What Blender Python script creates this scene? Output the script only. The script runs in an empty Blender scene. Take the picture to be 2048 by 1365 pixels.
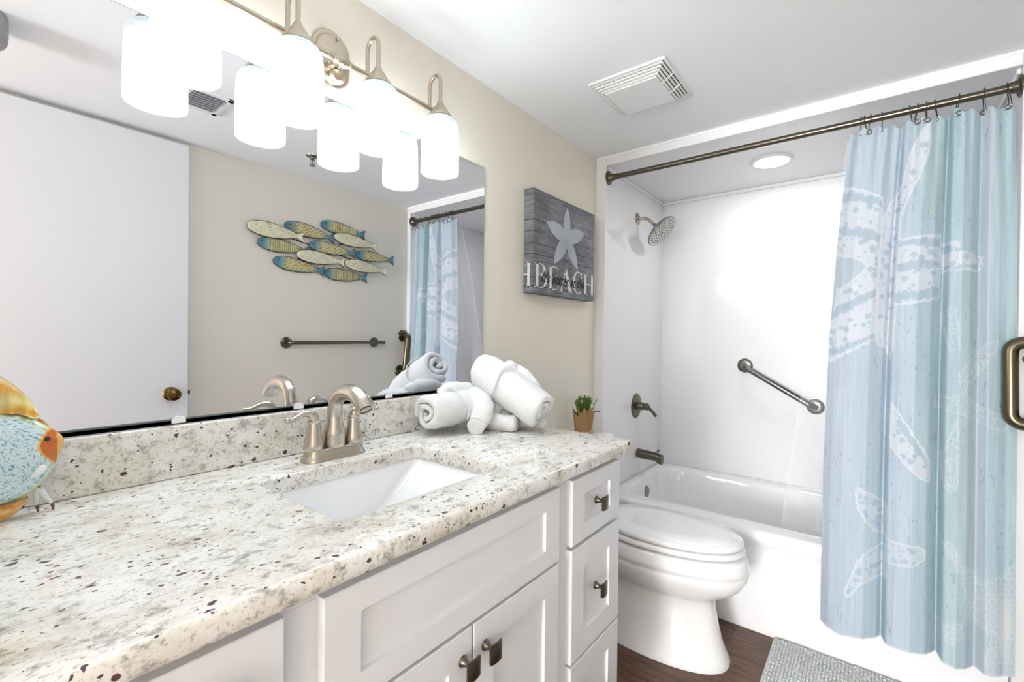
import bpy, math, random
import numpy as np
from mathutils import Vector, Matrix, noise
random.seed(7)
sc = bpy.context.scene
H = 1.279                      # the scene is laid out about eye level: z = 0 there, floor at -H
PI = math.pi
# ------------------------------------------------------------------ camera, world, exposure
cd = bpy.data.cameras.new('camera'); cam = bpy.data.objects.new('camera', cd)
sc.collection.objects.link(cam); sc.camera = cam
cd.sensor_width = 36; cd.lens = 912.7*36/2048; cd.clip_start = .02
_a, _p, _r = math.radians(38.07), math.radians(-.51), math.radians(.63)
_F = Vector((math.cos(_a)*math.cos(_p), math.sin(_a)*math.cos(_p), math.sin(_p)))
_R = Vector((math.sin(_a), -math.cos(_a), 0)); _U = _R.cross(_F)
_R2 = _R*math.cos(_r) + _U*math.sin(_r); _U2 = _U*math.cos(_r) - _R*math.sin(_r)
m = Matrix((_R2, _U2, -_F)).transposed().to_4x4(); m.translation = (0, 0, H); cam.matrix_world = m
w = bpy.data.worlds.new('ambient_fill'); sc.world = w; w.use_nodes = True  # even ambient fill, added to brighten the room through the doorway
w.node_tree.nodes['Background'].inputs[0].default_value = (.97, .98, 1, 1)
w.node_tree.nodes['Background'].inputs[1].default_value = 1.1
sc.view_settings.view_transform = 'Standard'; sc.view_settings.look = 'None'
sc.view_settings.exposure = 2.84; sc.view_settings.gamma = 1; sc.view_settings.use_curve_mapping = False
SHADE_GLOW = 4.1
# added fill light at the far end of the unseen hallway behind the camera
ld = bpy.data.lights.new('hallway_fill_light', 'AREA'); ld.shape = 'RECTANGLE'; ld.size = 1.1; ld.size_y = 1.5; ld.energy = 32; ld.color = (.97,.985,1)
lo = bpy.data.objects.new('hallway_fill_light', ld); sc.collection.objects.link(lo); lo.location = (-4.9, .06, H-.12); lo.rotation_euler = (math.pi/2, 0, -math.pi/2)
# ------------------------------------------------------------------ helpers
def lin(c):
    return tuple(((x/255)/12.92 if x/255 <= .04045 else (((x/255)+.055)/1.055)**2.4) for x in c) + (1,)
class NT:
    def __init__(s, name):
        s.m = bpy.data.materials.new(name); s.m.use_nodes = True; s.t = s.m.node_tree
        s.b = s.t.nodes['Principled BSDF']
    def n(s, typ, **kw):
        x = s.t.nodes.new(typ)
        for k, v in kw.items():
            if k == 'i':
                for a, b in v.items(): x.inputs[a].default_value = b
            else: setattr(x, k, v)
        return x
    def l(s, a, b): s.t.links.new(a, b)
    def ramp(s, fac, stops):
        r = s.n('ShaderNodeValToRGB'); e = r.color_ramp.elements
        while len(e) < len(stops): e.new(.5)
        for el, (p, c) in zip(e, stops): el.position = p; el.color = c
        s.l(fac, r.inputs[0]); return r.outputs[0]
    def mix(s, fac, a, b, mode='MIX'):
        x = s.n('ShaderNodeMix', data_type='RGBA', blend_type=mode)
        for sock, v in ((x.inputs[0], fac), (x.inputs[6], a), (x.inputs[7], b)):
            if isinstance(v, (int, float, tuple)): sock.default_value = v
            else: s.l(v, sock)
        return x.outputs[2]
def simple(name, col, rough=.5, metal=0., bump=0., bscale=200, spec=.5, coat=0., noisecol=0., aniso=0.):
    s = NT(name); b = s.b
    b.inputs['Base Color'].default_value = lin(col); b.inputs['Roughness'].default_value = rough
    b.inputs['Metallic'].default_value = metal; b.inputs['Specular IOR Level'].default_value = spec
    b.inputs['Coat Weight'].default_value = coat; b.inputs['Coat Roughness'].default_value = .05
    tc = s.n('ShaderNodeTexCoord')
    nz = s.n('ShaderNodeTexNoise', i={'Scale': bscale, 'Detail': 4.}); s.l(tc.outputs['Object'], nz.inputs['Vector'])
    if noisecol:
        n2 = s.n('ShaderNodeTexNoise', i={'Scale': 6., 'Detail': 5.}); s.l(tc.outputs['Object'], n2.inputs['Vector'])
        c = lin(col); d = tuple(x*(1-noisecol) for x in c[:3]) + (1,)
        s.l(s.ramp(n2.outputs[0], [(.3, d), (.7, c)]), b.inputs['Base Color'])
    if bump:
        bp = s.n('ShaderNodeBump', i={'Strength': bump, 'Distance': .002}); s.l(nz.outputs[0], bp.inputs['Height'])
        s.l(bp.outputs[0], b.inputs['Normal'])
    return s.m
def painted(name, rough=.5, bump=0, bscale=300, trans=0., coat=0.):
    s = NT(name); a = s.n('ShaderNodeAttribute', attribute_name='Col')
    s.l(a.outputs['Color'], s.b.inputs['Base Color']); s.b.inputs['Roughness'].default_value = rough
    s.b.inputs['Coat Weight'].default_value = coat
    if bump:
        tc = s.n('ShaderNodeTexCoord'); nz = s.n('ShaderNodeTexNoise', i={'Scale': bscale, 'Detail': 3.})
        s.l(tc.outputs['Object'], nz.inputs['Vector'])
        bp = s.n('ShaderNodeBump', i={'Strength': bump, 'Distance': .002}); s.l(nz.outputs[0], bp.inputs['Height'])
        s.l(bp.outputs[0], s.b.inputs['Normal'])
    return s.m
class B:
    def __init__(s): s.v = []; s.f = []; s.c = None
    def add(s, vs, fs):
        o = len(s.v); s.v += [tuple(v) for v in vs]; s.f += [tuple(i+o for i in f) for f in fs]; return s
    def box(s, x0, x1, y0, y1, z0, z1):
        return s.add([(x0,y0,z0),(x1,y0,z0),(x1,y1,z0),(x0,y1,z0),(x0,y0,z1),(x1,y0,z1),(x1,y1,z1),(x0,y1,z1)],
            [(0,3,2,1),(4,5,6,7),(0,1,5,4),(1,2,6,5),(2,3,7,6),(3,0,4,7)])
    def loft(s, rings, cap0=True, cap1=True, closed=True):
        n = len(rings[0]); vs = [p for r in rings for p in r]; fs = []
        for i in range(len(rings)-1):
            for j in range(n if closed else n-1):
                k = (j+1) % n; fs.append((i*n+j, i*n+k, (i+1)*n+k, (i+1)*n+j))
        if cap0: fs.append(tuple(range(n))[::-1])
        if cap1: fs.append(tuple((len(rings)-1)*n+j for j in range(n)))
        return s.add(vs, fs)
    def lathe(s, c, prof, axis=(0,0,1), n=32, cap0=True, cap1=True):
        c = Vector(c); ax = Vector(axis).normalized()
        u = ax.orthogonal().normalized(); v = ax.cross(u)
        rings = [[c + ax*h + (u*math.cos(t)+v*math.sin(t))*r for t in [2*PI*k/n for k in range(n)]] for r, h in prof]
        return s.loft(rings, cap0, cap1)
    def tube(s, pts, r, n=14, caps=True, flat=1.0, up=None):
        pts = [Vector(p) for p in pts]; m_ = len(pts)
        rr = r if isinstance(r, (list, tuple)) else [r]*m_
        T = [(pts[min(i+1,m_-1)]-pts[max(i-1,0)]).normalized() for i in range(m_)]
        u = (Vector(up) if up else T[0].orthogonal()); u = (u - T[0]*u.dot(T[0])).normalized(); rings = []
        for i in range(m_):
            u = (u - T[i]*u.dot(T[i])).normalized(); v = T[i].cross(u)
            rings.append([pts[i] + (u*math.cos(a)*flat + v*math.sin(a))*rr[i] for a in [2*PI*k/n for k in range(n)]])
        return s.loft(rings, caps, caps)
def smooth_pts(P, k=8):
    P = [Vector(p) for p in P]; out = []
    for i in range(len(P)-1):
        p0 = P[max(i-1,0)]; p1 = P[i]; p2 = P[i+1]; p3 = P[min(i+2,len(P)-1)]
        for j in range(k):
            t = j/k
            out.append(.5*((2*p1)+(p2-p0)*t+(2*p0-5*p1+4*p2-p3)*t*t+(3*p1-p0-3*p2+p3)*t**3))
    out.append(P[-1]); return out
ORG = {}
def obj(name, b, mat, parent=None, bevel=0, seg=2, angle=35, smooth=True, sub=0):
    if parent is not None: o0 = ORG[parent.name]
    else:
        xs = [v[0] for v in b.v]; ys = [v[1] for v in b.v]; zs = [v[2] for v in b.v]
        o0 = Vector(((min(xs)+max(xs))/2, (min(ys)+max(ys))/2, min(zs)))
    me = bpy.data.meshes.new(name)
    me.from_pydata([(v[0]-o0.x, v[1]-o0.y, v[2]-o0.z) for v in b.v], [], b.f); me.update()
    o = bpy.data.objects.new(name, me); sc.collection.objects.link(o)
    if b.c is not None:
        ca = me.color_attributes.new('Col', 'FLOAT_COLOR', 'POINT')
        ca.data.foreach_set('color', np.asarray(b.c, dtype=np.float32).ravel())
    me.materials.append(mat)
    if smooth:
        me.shade_smooth()
        try: me.set_sharp_from_angle(angle=math.radians(angle))
        except Exception: pass
    if parent is not None: o.parent = parent
    else: o.location = o0 + Vector((0,0,H))
    ORG[o.name] = o0
    if bevel:
        md = o.modifiers.new('bevel', 'BEVEL'); md.width = bevel; md.segments = seg; md.limit_method = 'ANGLE'; md.angle_limit = math.radians(40)
        md.harden_normals = False
    if sub:
        md = o.modifiers.new('sub', 'SUBSURF'); md.levels = sub; md.render_levels = sub
    return o
def tag(o, label=None, cat=None, group=None, kind=None):
    if label: o['label'] = label
    if cat: o['category'] = cat
    if group: o['group'] = group
    if kind: o['kind'] = kind
    return o
def thing(name, label, cat, loc, group=None):
    o = bpy.data.objects.new(name, None); sc.collection.objects.link(o); o.empty_display_size = .05
    o.location = Vector(loc) + Vector((0,0,H)); ORG[o.name] = Vector(loc)
    return tag(o, label, cat, group)
def struct(name, b, mat, label, **k): return tag(obj(name, b, mat, **k), label, name.split('_')[0], None, 'structure')
def rrect(x0, x1, y0, y1, z, r, n=6):
    out = []
    for cx, cy, a0 in ((x1-r,y1-r,0),(x0+r,y1-r,PI/2),(x0+r,y0+r,PI),(x1-r,y0+r,1.5*PI)):
        for k in range(n+1):
            a = a0 + PI/2*k/n; out.append((cx+r*math.cos(a), cy+r*math.sin(a), z))
    return out
# smooth 2-D value noise on arrays
_g = np.random.RandomState(3).rand(256, 256)
def vn(x, y, o=0):
    x = np.asarray(x)+o*17.3; y = np.asarray(y)+o*5.7
    xi = np.floor(x).astype(int); yi = np.floor(y).astype(int); fx = x-xi; fy = y-yi
    fx = fx*fx*(3-2*fx); fy = fy*fy*(3-2*fy)
    g = lambda a, b: _g[a % 256, b % 256]
    return (g(xi,yi)*(1-fx)+g(xi+1,yi)*fx)*(1-fy)+(g(xi,yi+1)*(1-fx)+g(xi+1,yi+1)*fx)*fy
def fbm(x, y, o=0): return .5*vn(x,y,o)+.3*vn(x*2.1,y*2.1,o+1)+.2*vn(x*4.3,y*4.3,o+2)
def inpoly(X, Y, P):
    ins = np.zeros(X.shape, bool); n = len(P)
    for i in range(n):
        x1, y1 = P[i]; x2, y2 = P[(i+1) % n]
        c = ((y1 > Y) != (y2 > Y)); xx = x1 + (Y-y1)*(x2-x1)/((y2-y1) if abs(y2-y1) > 1e-9 else 1e-9)
        ins ^= c & (X < xx)
    return ins
def dpoly(X, Y, P):
    d = np.full(X.shape, 9.); n = len(P)
    for i in range(n):
        ax, ay = P[i]; bx, by = P[(i+1) % n]; vx, vy = bx-ax, by-ay; L = vx*vx+vy*vy+1e-12
        t = np.clip(((X-ax)*vx+(Y-ay)*vy)/L, 0, 1); d = np.minimum(d, np.hypot(X-ax-t*vx, Y-ay-t*vy))
    return d
# ------------------------------------------------------------------ materials
M_wall = simple('beige_paint', (238,231,219), .6, bump=.08, bscale=350)
M_ceil = simple('ceiling_paint', (249,250,252), .7, bump=.1, bscale=250)
M_sur = simple('surround_acrylic', (240,240,241), .12, spec=.5)
M_porc = simple('white_porcelain', (249,249,250), .06, coat=.4)
M_cab = simple('cabinet_paint', (232,233,237), .35)
M_door = simple('door_paint', (232,232,235), .5)
M_nick = simple('brushed_nickel', (192,180,163), .3, 1, bump=.02, bscale=500)
M_faucet = simple('faucet_nickel', (196,188,178), .26, 1)
M_dark = simple('antique_pewter', (110,104,92), .28, 1)
M_steel = simple('grab_bar_steel', (120,118,114), .3, 1)
M_bronze = simple('bronze_grab_bar', (116,106,86), .3, 1)
M_brass = simple('aged_brass', (112,88,48), .2, 1)
M_chrome = simple('satin_chrome', (150,148,144), .22, 1)
M_black = simple('black_plastic', (84,92,88), .4)
M_slot = simple('cavity_shade_nozzle_grey', (60,62,64), .8)  # tone of the shade painted behind the grille slots, also the nozzle colour
M_plast = simple('white_plastic', (240,240,240), .35)
M_blue = simple('thread_tape_blue', (40,100,190), .5)
M_mirror = simple('mirror_glass', (234,235,238), .0, 1)
M_medge = simple('mirror_edge', (70,84,80), .3)
def granite():
    s = NT('cream_granite'); tc = s.n('ShaderNodeTexCoord'); g = s.n('ShaderNodeNewGeometry')
    mp = s.n('ShaderNodeMapping'); mp.inputs['Scale'].default_value = (1,1.35,1.15); mp.inputs['Rotation'].default_value = (0,0,.35)
    s.l(g.outputs['Position'], mp.inputs['Vector'])
    V = mp.outputs[0]
    def nz(sc_, det=6, rough=.6):
        x = s.n('ShaderNodeTexNoise', i={'Scale': sc_, 'Detail': float(det), 'Roughness': rough}); s.l(V, x.inputs['Vector']); return x.outputs[0]
    base = s.ramp(nz(9, 8, .7), [(.29, lin((196,184,162))), (.41, lin((228,223,212))), (.55, lin((243,241,236))), (.8, lin((249,248,246)))])
    grey = s.ramp(nz(38, 8, .75), [(.36, lin((150,149,142))), (.48, lin((250,250,250))), (1, lin((255,255,255)))])
    base = s.mix(.75, base, grey, 'MULTIPLY')
    fine = s.ramp(nz(150, 4), [(.32, lin((150,136,112))), (.44, (1,1,1,1)), (1, (1,1,1,1))])
    base = s.mix(.6, base, fine, 'MULTIPLY')
    # garnet spots
    def spots(sc_, thr, dens, seed):
        v = s.n('ShaderNodeTexVoronoi', i={'Scale': sc_}); 
        m2 = s.n('ShaderNodeVectorMath', operation='ADD'); m2.inputs[1].default_value = (seed, seed*.7, seed*.3)
        wn = s.n('ShaderNodeTexNoise', i={'Scale': 90., 'Detail': 2.}); s.l(V, wn.inputs['Vector'])
        sc2 = s.n('ShaderNodeVectorMath', operation='SCALE'); sc2.inputs['Scale'].default_value = .012; s.l(wn.outputs['Color'], sc2.inputs[0])
        s.l(V, m2.inputs[0]); m3 = s.n('ShaderNodeVectorMath', operation='ADD'); s.l(m2.outputs[0], m3.inputs[0]); s.l(sc2.outputs[0], m3.inputs[1])
        s.l(m3.outputs[0], v.inputs['Vector'])
        sep = s.n('ShaderNodeSeparateColor'); s.l(v.outputs['Color'], sep.inputs[0])
        # radius varies per cell
        r = s.n('ShaderNodeMath', operation='MULTIPLY_ADD'); s.l(sep.outputs[0], r.inputs[0]); r.inputs[1].default_value = thr/(1-dens)*1.0; r.inputs[2].default_value = -thr*dens/(1-dens)
        c = s.n('ShaderNodeMath', operation='SUBTRACT'); s.l(r.outputs[0], c.inputs[0]); s.l(v.outputs['Distance'], c.inputs[1])
        k = s.n('ShaderNodeMapRange', i={'From Min': 0., 'From Max': .05}); s.l(c.outputs[0], k.inputs[0]); return k.outputs[0]
    base = s.mix(spots(42, .31, .70, 3.1), base, lin((96,66,66)))
    base = s.mix(spots(100, .38, .76, 7.7), base, lin((78,66,64)))
    base = s.mix(spots(24, .20, .82, 1.3), base, lin((66,44,46)))
    s.l(base, s.b.inputs['Base Color']); s.b.inputs['Roughness'].default_value = .13; s.b.inputs['Coat Weight'].default_value = .2
    return s.m
M_gran = granite()
def woodfloor():
    s = NT('brown_plank_vinyl'); g = s.n('ShaderNodeNewGeometry')
    mp = s.n('ShaderNodeMapping'); s.l(g.outputs['Position'], mp.inputs['Vector']); mp.inputs['Scale'].default_value = (7, 1, 1)
    n1 = s.n('ShaderNodeTexNoise', i={'Scale': 5., 'Detail': 8., 'Roughness': .65}); s.l(mp.outputs[0], n1.inputs['Vector'])
    c = s.ramp(n1.outputs[0], [(.3, lin((60,38,28))), (.5, lin((106,74,54))), (.72, lin((138,102,76)))])
    br = s.n('ShaderNodeTexBrick', i={'Scale': 1., 'Mortar Size': .002, 'Brick Width': .9, 'Row Height': .15}); 
    m2 = s.n('ShaderNodeMapping'); m2.inputs['Rotation'].default_value = (0,0,PI/2); s.l(g.outputs['Position'], m2.inputs['Vector']); s.l(m2.outputs[0], br.inputs['Vector'])
    br.inputs['Color1'].default_value = (1,1,1,1); br.inputs['Color2'].default_value = (.8,.8,.8,1); br.inputs['Mortar'].default_value = (.25,.25,.25,1)
    s.l(s.mix(1., c, br.outputs[0], 'MULTIPLY'), s.b.inputs['Base Color']); s.b.inputs['Roughness'].default_value = .4
    return s.m
M_floor = woodfloor()
def terry(name, col, amp=.6, sc_=420):
    s = NT(name); s.b.inputs['Base Color'].default_value = lin(col); s.b.inputs['Roughness'].default_value = .95
    s.b.inputs['Specular IOR Level'].default_value = .1; s.b.inputs['Sheen Weight'].default_value = .3
    tc = s.n('ShaderNodeTexCoord'); v = s.n('ShaderNodeTexVoronoi', i={'Scale': float(sc_)}); s.l(tc.outputs['Object'], v.inputs['Vector'])
    n = s.n('ShaderNodeTexNoise', i={'Scale': 60., 'Detail': 6.}); s.l(tc.outputs['Object'], n.inputs['Vector'])
    a = s.n('ShaderNodeMath', operation='ADD'); s.l(v.outputs['Distance'], a.inputs[0]); s.l(n.outputs[0], a.inputs[1])
    bp = s.n('ShaderNodeBump', i={'Strength': amp, 'Distance': .004}); s.l(a.outputs[0], bp.inputs['Height']); s.l(bp.outputs[0], s.b.inputs['Normal'])
    return s.m
M_towel = terry('white_terry', (250,250,251))
def shade_mat(name, stops):
    s = NT(name); tc = s.n('ShaderNodeTexCoord'); sep = s.n('ShaderNodeSeparateXYZ'); g = s.n('ShaderNodeNewGeometry'); s.l(g.outputs['Position'], sep.inputs[0])
    mr = s.n('ShaderNodeMapRange', i={'From Min': .507+H, 'From Max': .685+H}); s.l(sep.outputs[2], mr.inputs[0])
    mp = s.n('ShaderNodeMapping'); mp.inputs['Scale'].default_value = (1,1,.15); s.l(tc.outputs['Object'], mp.inputs['Vector'])
    nz = s.n('ShaderNodeTexNoise', i={'Scale': 260., 'Detail': 3.}); s.l(mp.outputs[0], nz.inputs['Vector'])
    k = s.ramp(mr.outputs[0], [(p, (q,)*3+(1,)) for p, q in stops])
    a = s.n('ShaderNodeMath', operation='MULTIPLY'); s.l(k, a.inputs[0]); a.inputs[1].default_value = SHADE_GLOW
    c = s.n('ShaderNodeMapRange', i={'From Min': .35, 'From Max': .65, 'To Min': .88, 'To Max': 1.08}); s.l(nz.outputs[0], c.inputs[0])
    a2 = s.n('ShaderNodeMath', operation='MULTIPLY'); s.l(a.outputs[0], a2.inputs[0]); s.l(c.outputs[0], a2.inputs[1])
    s.b.inputs['Base Color'].default_value = lin((128,142,150)); s.b.inputs['Roughness'].default_value = .3
    s.b.inputs['Emission Color'].default_value = (.90,.96,1,1); s.l(a2.outputs[0], s.b.inputs['Emission Strength'])
    return s.m
M_shade = shade_mat('lit_frosted_glass', [(0,.05),(.06,.15),(.2,.7),(.45,1),(.66,.4),(.78,.03),(1,.016)])
M_shin = shade_mat('lit_glass_inside', [(0,.02),(.10,.022),(.26,.05),(.42,1.2),(.7,1.2),(1,.3)])
# ------------------------------------------------------------------ the room
D = 1.166; YR = -.42; YA = 1.109; YB = -.385; X0 = 2.21; XB = 3.056; ZF = -H; ZC = .96; ZA = .912; XK = -.14
struct('floor', B().box(XK-4.9, XB+.1, YR-.5, D+.1, ZF-.05, ZF), M_floor, 'dark brown wood plank floor', smooth=False)
struct('ceiling', B().box(XK-.1, X0, YR-.1, D+.1, ZC, ZC+.05), M_ceil, 'smooth white ceiling', smooth=False)
struct('wall_left', B().box(XK-.1, X0, D, D+.1, ZF, ZC), M_wall, 'beige wall carrying the mirror', smooth=False)
struct('wall_right', B().box(XK-.1, X0, YR-.1, YR, ZF, ZC), M_wall, 'beige wall opposite the mirror', smooth=False)
bk = B(); bk.box(XK-.1, XK, .50, D, ZF, ZC); bk.box(XK-.1, XK, YR, .50, .94, ZC)
struct('wall_back', bk, M_wall, 'beige wall with the doorway', smooth=False)
struct('wall_alcove_side', B().box(X0, XB+.1, YA, D+.1, ZF, ZC), M_sur, 'glossy white tub surround on the shower head side', bevel=.004)
struct('wall_alcove_end', B().box(X0, XB+.1, YR-.1, YB, ZF, ZC), M_sur, 'glossy white tub surround behind the curtain', bevel=.004)
struct('wall_alcove_back', B().box(XB, XB+.1, YB, YA, ZF, ZC), M_sur, 'glossy white back panel above the tub', smooth=False)
hd = B(); hd.box(X0, XB, YB, YA, ZA, ZC+.05)
struct('ceiling_alcove', hd, M_sur, 'lowered white ceiling over the tub', bevel=.003)
tr = B(); tr.box(X0-.003, X0, YR, D, ZC-.010, ZC)
struct('trim_1', tr, M_ceil, 'thin white bead along the ceiling above the tub')
tr = B(); tr.box(XB-.02, XB, YB, YA, ZA-.02, ZA); tr.box(X0+.02, XB, YA-.012, YA, ZA-.02, ZA); tr.box(X0+.02, XB, YB, YB+.012, ZA-.02, ZA)
struct('trim_2', tr, M_sur, 'white cove strip round the top of the tub surround', bevel=.004)
hw = B(); hw.box(XK-4.9, XK-.1, YR-.5, YR-.4, ZF, ZC); hw.box(XK-4.9, XK-.1, .80, .90, ZF, ZC)  # unseen hallway, added and lengthened so light falls off less across the room
struct('wall_added_hallway', hw, M_wall, 'beige walls of the unseen hallway added outside the door', smooth=False)
struct('ceiling_added_hallway', B().box(XK-4.9, XK-.1, YR-.5, .90, ZC, ZC+.05), M_ceil, 'white ceiling of the unseen added hallway', smooth=False)
# door leaf, open flat along the right wall
dr = struct('door_1', B().box(-.05, .80, YR+.012, YR+.052, ZF+.01, .936), M_door, 'white slab door standing open against the wall', bevel=.002)
kn = B(); kn.lathe((.727, YR+.052, -.296), [(.0,.0),(.032,0),(.033,.004),(.028,.010),(.014,.014),(.011,.03),(.016,.038),(.027,.046),(.030,.056),(.027,.066),(.016,.073),(.0,.075)], (0,1,0), 32, False, False)
o = obj('door_knob', kn, M_brass, dr); o['label'] = 'round aged brass knob'
lt = B().box(.80, .802, YR+.022, YR+.042, -.325, -.268); lt.box(.80, .812, YR+.026, YR+.038, -.305, -.288)
obj('latch_plate', lt, M_brass, dr)
# ------------------------------------------------------------------ vanity
YF = .571; YS = .590; ZT = -.304; CX1 = 1.30
van = thing('vanity_cabinet', 'long white shaker vanity cabinet under the granite countertop', 'cabinet', (.58, .87, ZF))
cb = B(); cb.box(1.244, 1.262, YS+.018, D-.003, ZF+.10, ZT-.036); cb.box(XK+.005, XK+.023, YS+.018, D-.003, ZF+.10, ZT-.036)
cb.box(XK+.023, 1.244, D-.015, D-.003, ZF+.10, ZT-.036); cb.box(XK+.023, 1.244, YS+.018, D-.015, ZF+.10, ZF+.118); cb.box(.94, .955, YS+.018, D-.015, ZF+.118, ZT-.036); cb.box(.285, .30, YS+.018, D-.015, ZF+.118, ZT-.036)
cb.box(XK+.005, 1.262, YS+.07, D-.003, ZF, ZF+.10)
def fframe(b, x0, x1, z0, z1): b.box(x0, x1, YS, YS+.018, z0, z1)
cb2 = cb
for (a, b_, c, d_) in [(XK+.005, 1.262, ZT-.056, ZT-.0345), (XK+.005, 1.262, ZF+.10, ZF+.16), (XK+.005, .02, ZF+.16, ZT-.056), (.265,.34,ZF+.16,ZT-.056), (.915,.985,ZF+.16,ZT-.056), (1.238,1.262,ZF+.16,ZT-.056),
                      (.34,.915,-.545,-.515), (.985,1.238,-.545,-.51), (.985,1.238,-.84,-.80)]:
    fframe(cb2, a, b_, c, d_)
obj('cabinet_body', cb2, M_cab, van, bevel=.0008, seg=1)
def shaker(name, x0, x1, z0, z1, sx=.058, sz=.042, rec=.007):
    b = B(); y0 = YF; y1 = YS
    ix0, ix1, iz0, iz1 = x0+sx, x1-sx, z0+sz, z1-sz
    O = [(x0,z0),(x1,z0),(x1,z1),(x0,z1)]; I = [(ix0,iz0),(ix1,iz0),(ix1,iz1),(ix0,iz1)]
    e = .0008; J = [(ix0+e,iz0+e),(ix1-e,iz0+e),(ix1-e,iz1-e),(ix0+e,iz1-e)]
    f = .0015; O2 = [(x0+f,z0+f),(x1-f,z0+f),(x1-f,z1-f),(x0+f,z1-f)]
    rings = [[(x,y1,z) for x,z in O], [(x,y0+f,z) for x,z in O], [(x,y0,z) for x,z in O2], [(x,y0,z) for x,z in I], [(x,y0+rec,z) for x,z in J]]
    b.loft(rings, True, True); b.f = [tuple(reversed(q)) for q in b.f]
    return obj(name, b, M_cab, van, smooth=False)
def knob(par, x, z, col=None):
    b = B(); b.lathe((x, YF, z), [(.0,0),(.0105,0),(.0105,-.002),(.0075,-.006),(.0050,-.013),(.0058,-.020),(.008,-.024)], (0,1,0), 20, False, True)
    # curved square face
    rings = []
    n = 8
    for side, dy in ((0, 0), (1, -.0045)):
        pass
    W, HH = .0165, .019
    def face(yoff, sc_):
        g = []
        for i in range(n+1):
            for j in range(n+1):
                a = (i/n*2-1); c = (j/n*2-1); g.append((x+a*W*sc_, YF-.024+yoff - .004*(1-a*a)*(1-.4*c*c) , z-.002+c*HH*sc_*(1-.05*a*a)))
        return g
    F0 = face(0, .93); F1 = face(-.0045, 1.0); vs = F0+F1; N = (n+1)**2; fs = []
    for i in range(n):
        for j in range(n):
            q = (i*(n+1)+j, (i+1)*(n+1)+j, (i+1)*(n+1)+j+1, i*(n+1)+j+1); fs.append(q); fs.append(tuple(N+k for k in reversed(q)))
    edge = [i*(n+1) for i in range(n+1)] + [n*(n+1)+j for j in range(1,n+1)] + [i*(n+1)+n for i in range(n-1,-1,-1)] + [j for j in range(n-1,0,-1)]
    for k in range(len(edge)):
        a, c = edge[k], edge[(k+1) % len(edge)]; fs.append((a, N+a, N+c, c))
    b.add(vs, fs)
    return obj('knob', b, M_dark, par)
p = shaker('false_front', .326, .920, -.529, -.355)
p = shaker('door', .326, .619, -1.12, -.536, .058, .058); knob(p, .595, -.588)
p = shaker('door', .624, .920, -1.12, -.536, .058, .058); knob(p, .656, -.590)
p = shaker('drawer', .979, 1.249, -.520, -.355, .062, .045); knob(p, 1.103, -.434)
p = shaker('drawer', .979, 1.249, -.815, -.530, .062, .058); knob(p, 1.103, -.664)
p = shaker('drawer', .979, 1.249, -1.12, -.823, .062, .058); knob(p, 1.103, -.97)
p = shaker('door', .0, .274, -1.12, -.355, .058, .058); knob(p, .205, -.412)
# countertop with the sink opening
SX0, SX1, SY0, SY1 = .414, .836, .675, .985
ct = thing('granite_countertop', 'cream speckled granite countertop with low backsplash', 'countertop', (.58, .86, ZT-.034))
def counter():
    b = B(); X_0, X_1, Y_0, Y_1 = XK+.005, CX1, .556, D-.002; n = 6; r = .022
    inn = rrect(SX0, SX1, SY0, SY1, 0, r, n); m_ = len(inn); per = []
    # match outer points to inner points by quadrant so the top is clean quads
    for k, (x, y, _) in enumerate(inn):
        q = k // (n+1); t = (k % (n+1))/n
        if q == 0: P = (X_1, Y_1 - 0) if 0 < t < 1 else ((X_1, y) if t == 0 else (x, Y_1))
        elif q == 1: P = (X_0, Y_1) if 0 < t < 1 else ((x, Y_1) if t == 0 else (X_0, y))
        elif q == 2: P = (X_0, Y_0) if 0 < t < 1 else ((X_0, y) if t == 0 else (x, Y_0))
        else: P = (X_1, Y_0) if 0 < t < 1 else ((x, Y_0) if t == 0 else (X_1, y))
        per.append(P)
    def ins(P, d): return (min(max(P[0], X_0+d), X_1-d), min(max(P[1], Y_0+d), Y_1))
    rings = [[(x, y, ZT-.034) for x, y, _ in inn]]
    rings += [[(*ins(P, .004), ZT-.034) for P in per], [(*ins(P, 0), ZT-.028) for P in per]]
    for a in range(0, 5):
        t = a/4*PI/2; rings.append([(*ins(P, .010*(1-math.cos(t))), ZT-.010+.010*math.sin(t)) for P in per])
    sg = lambda d: rrect(SX0-d, SX1+d, SY0-d, SY1+d, 0, r+d, n)
    rings += [[(x, y, ZT) for x, y, _ in sg(.004)], [(x, y, ZT-.0012) for x, y, _ in sg(.0012)], [(x, y, ZT-.004) for x, y, _ in sg(0)], [(x, y, ZT-.034) for x, y, _ in inn]]
    b.loft(rings, False, False); return b
obj('slab', counter(), M_gran, ct, angle=50)
bs = B(); bs.box(XK+.005, CX1, D-.028, D-.0005, ZT+.0003, -.1935); obj('backsplash', bs, M_gran, ct, bevel=.003, seg=3)
# sink bowl
sk = B(); zs = ZT-.0345
R = lambda a, z, r, ox0=0, ox1=0: rrect(SX0-a+ox0, SX1+a-ox1, SY0-a, SY1+a, z, r)
sk.loft([R(.03, zs, .03), R(.004, zs, .03), R(.001, zs-.006, .03), R(.000, zs-.012, .03, 0, .004), R(-.004, zs-.10, .03, .01, .110), R(-.010, zs-.122, .03, .015, .135), R(-.03, zs-.130, .03, .02, .15),
         ], False, True)
sk.f = [tuple(reversed(q)) for q in sk.f]
snk = tag(obj('undermount_sink', sk, M_porc, angle=32), 'white rectangular undermount sink bowl set below the granite cutout', 'sink')
dn = B(); dn.lathe((.60, .83, zs-.1298), [(0,.003),(.010,.003),(.012,.001),(.021,.0015),(.023,0)], (0,0,1), 28, False, False); obj('drain', dn, M_nick, snk)
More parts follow.
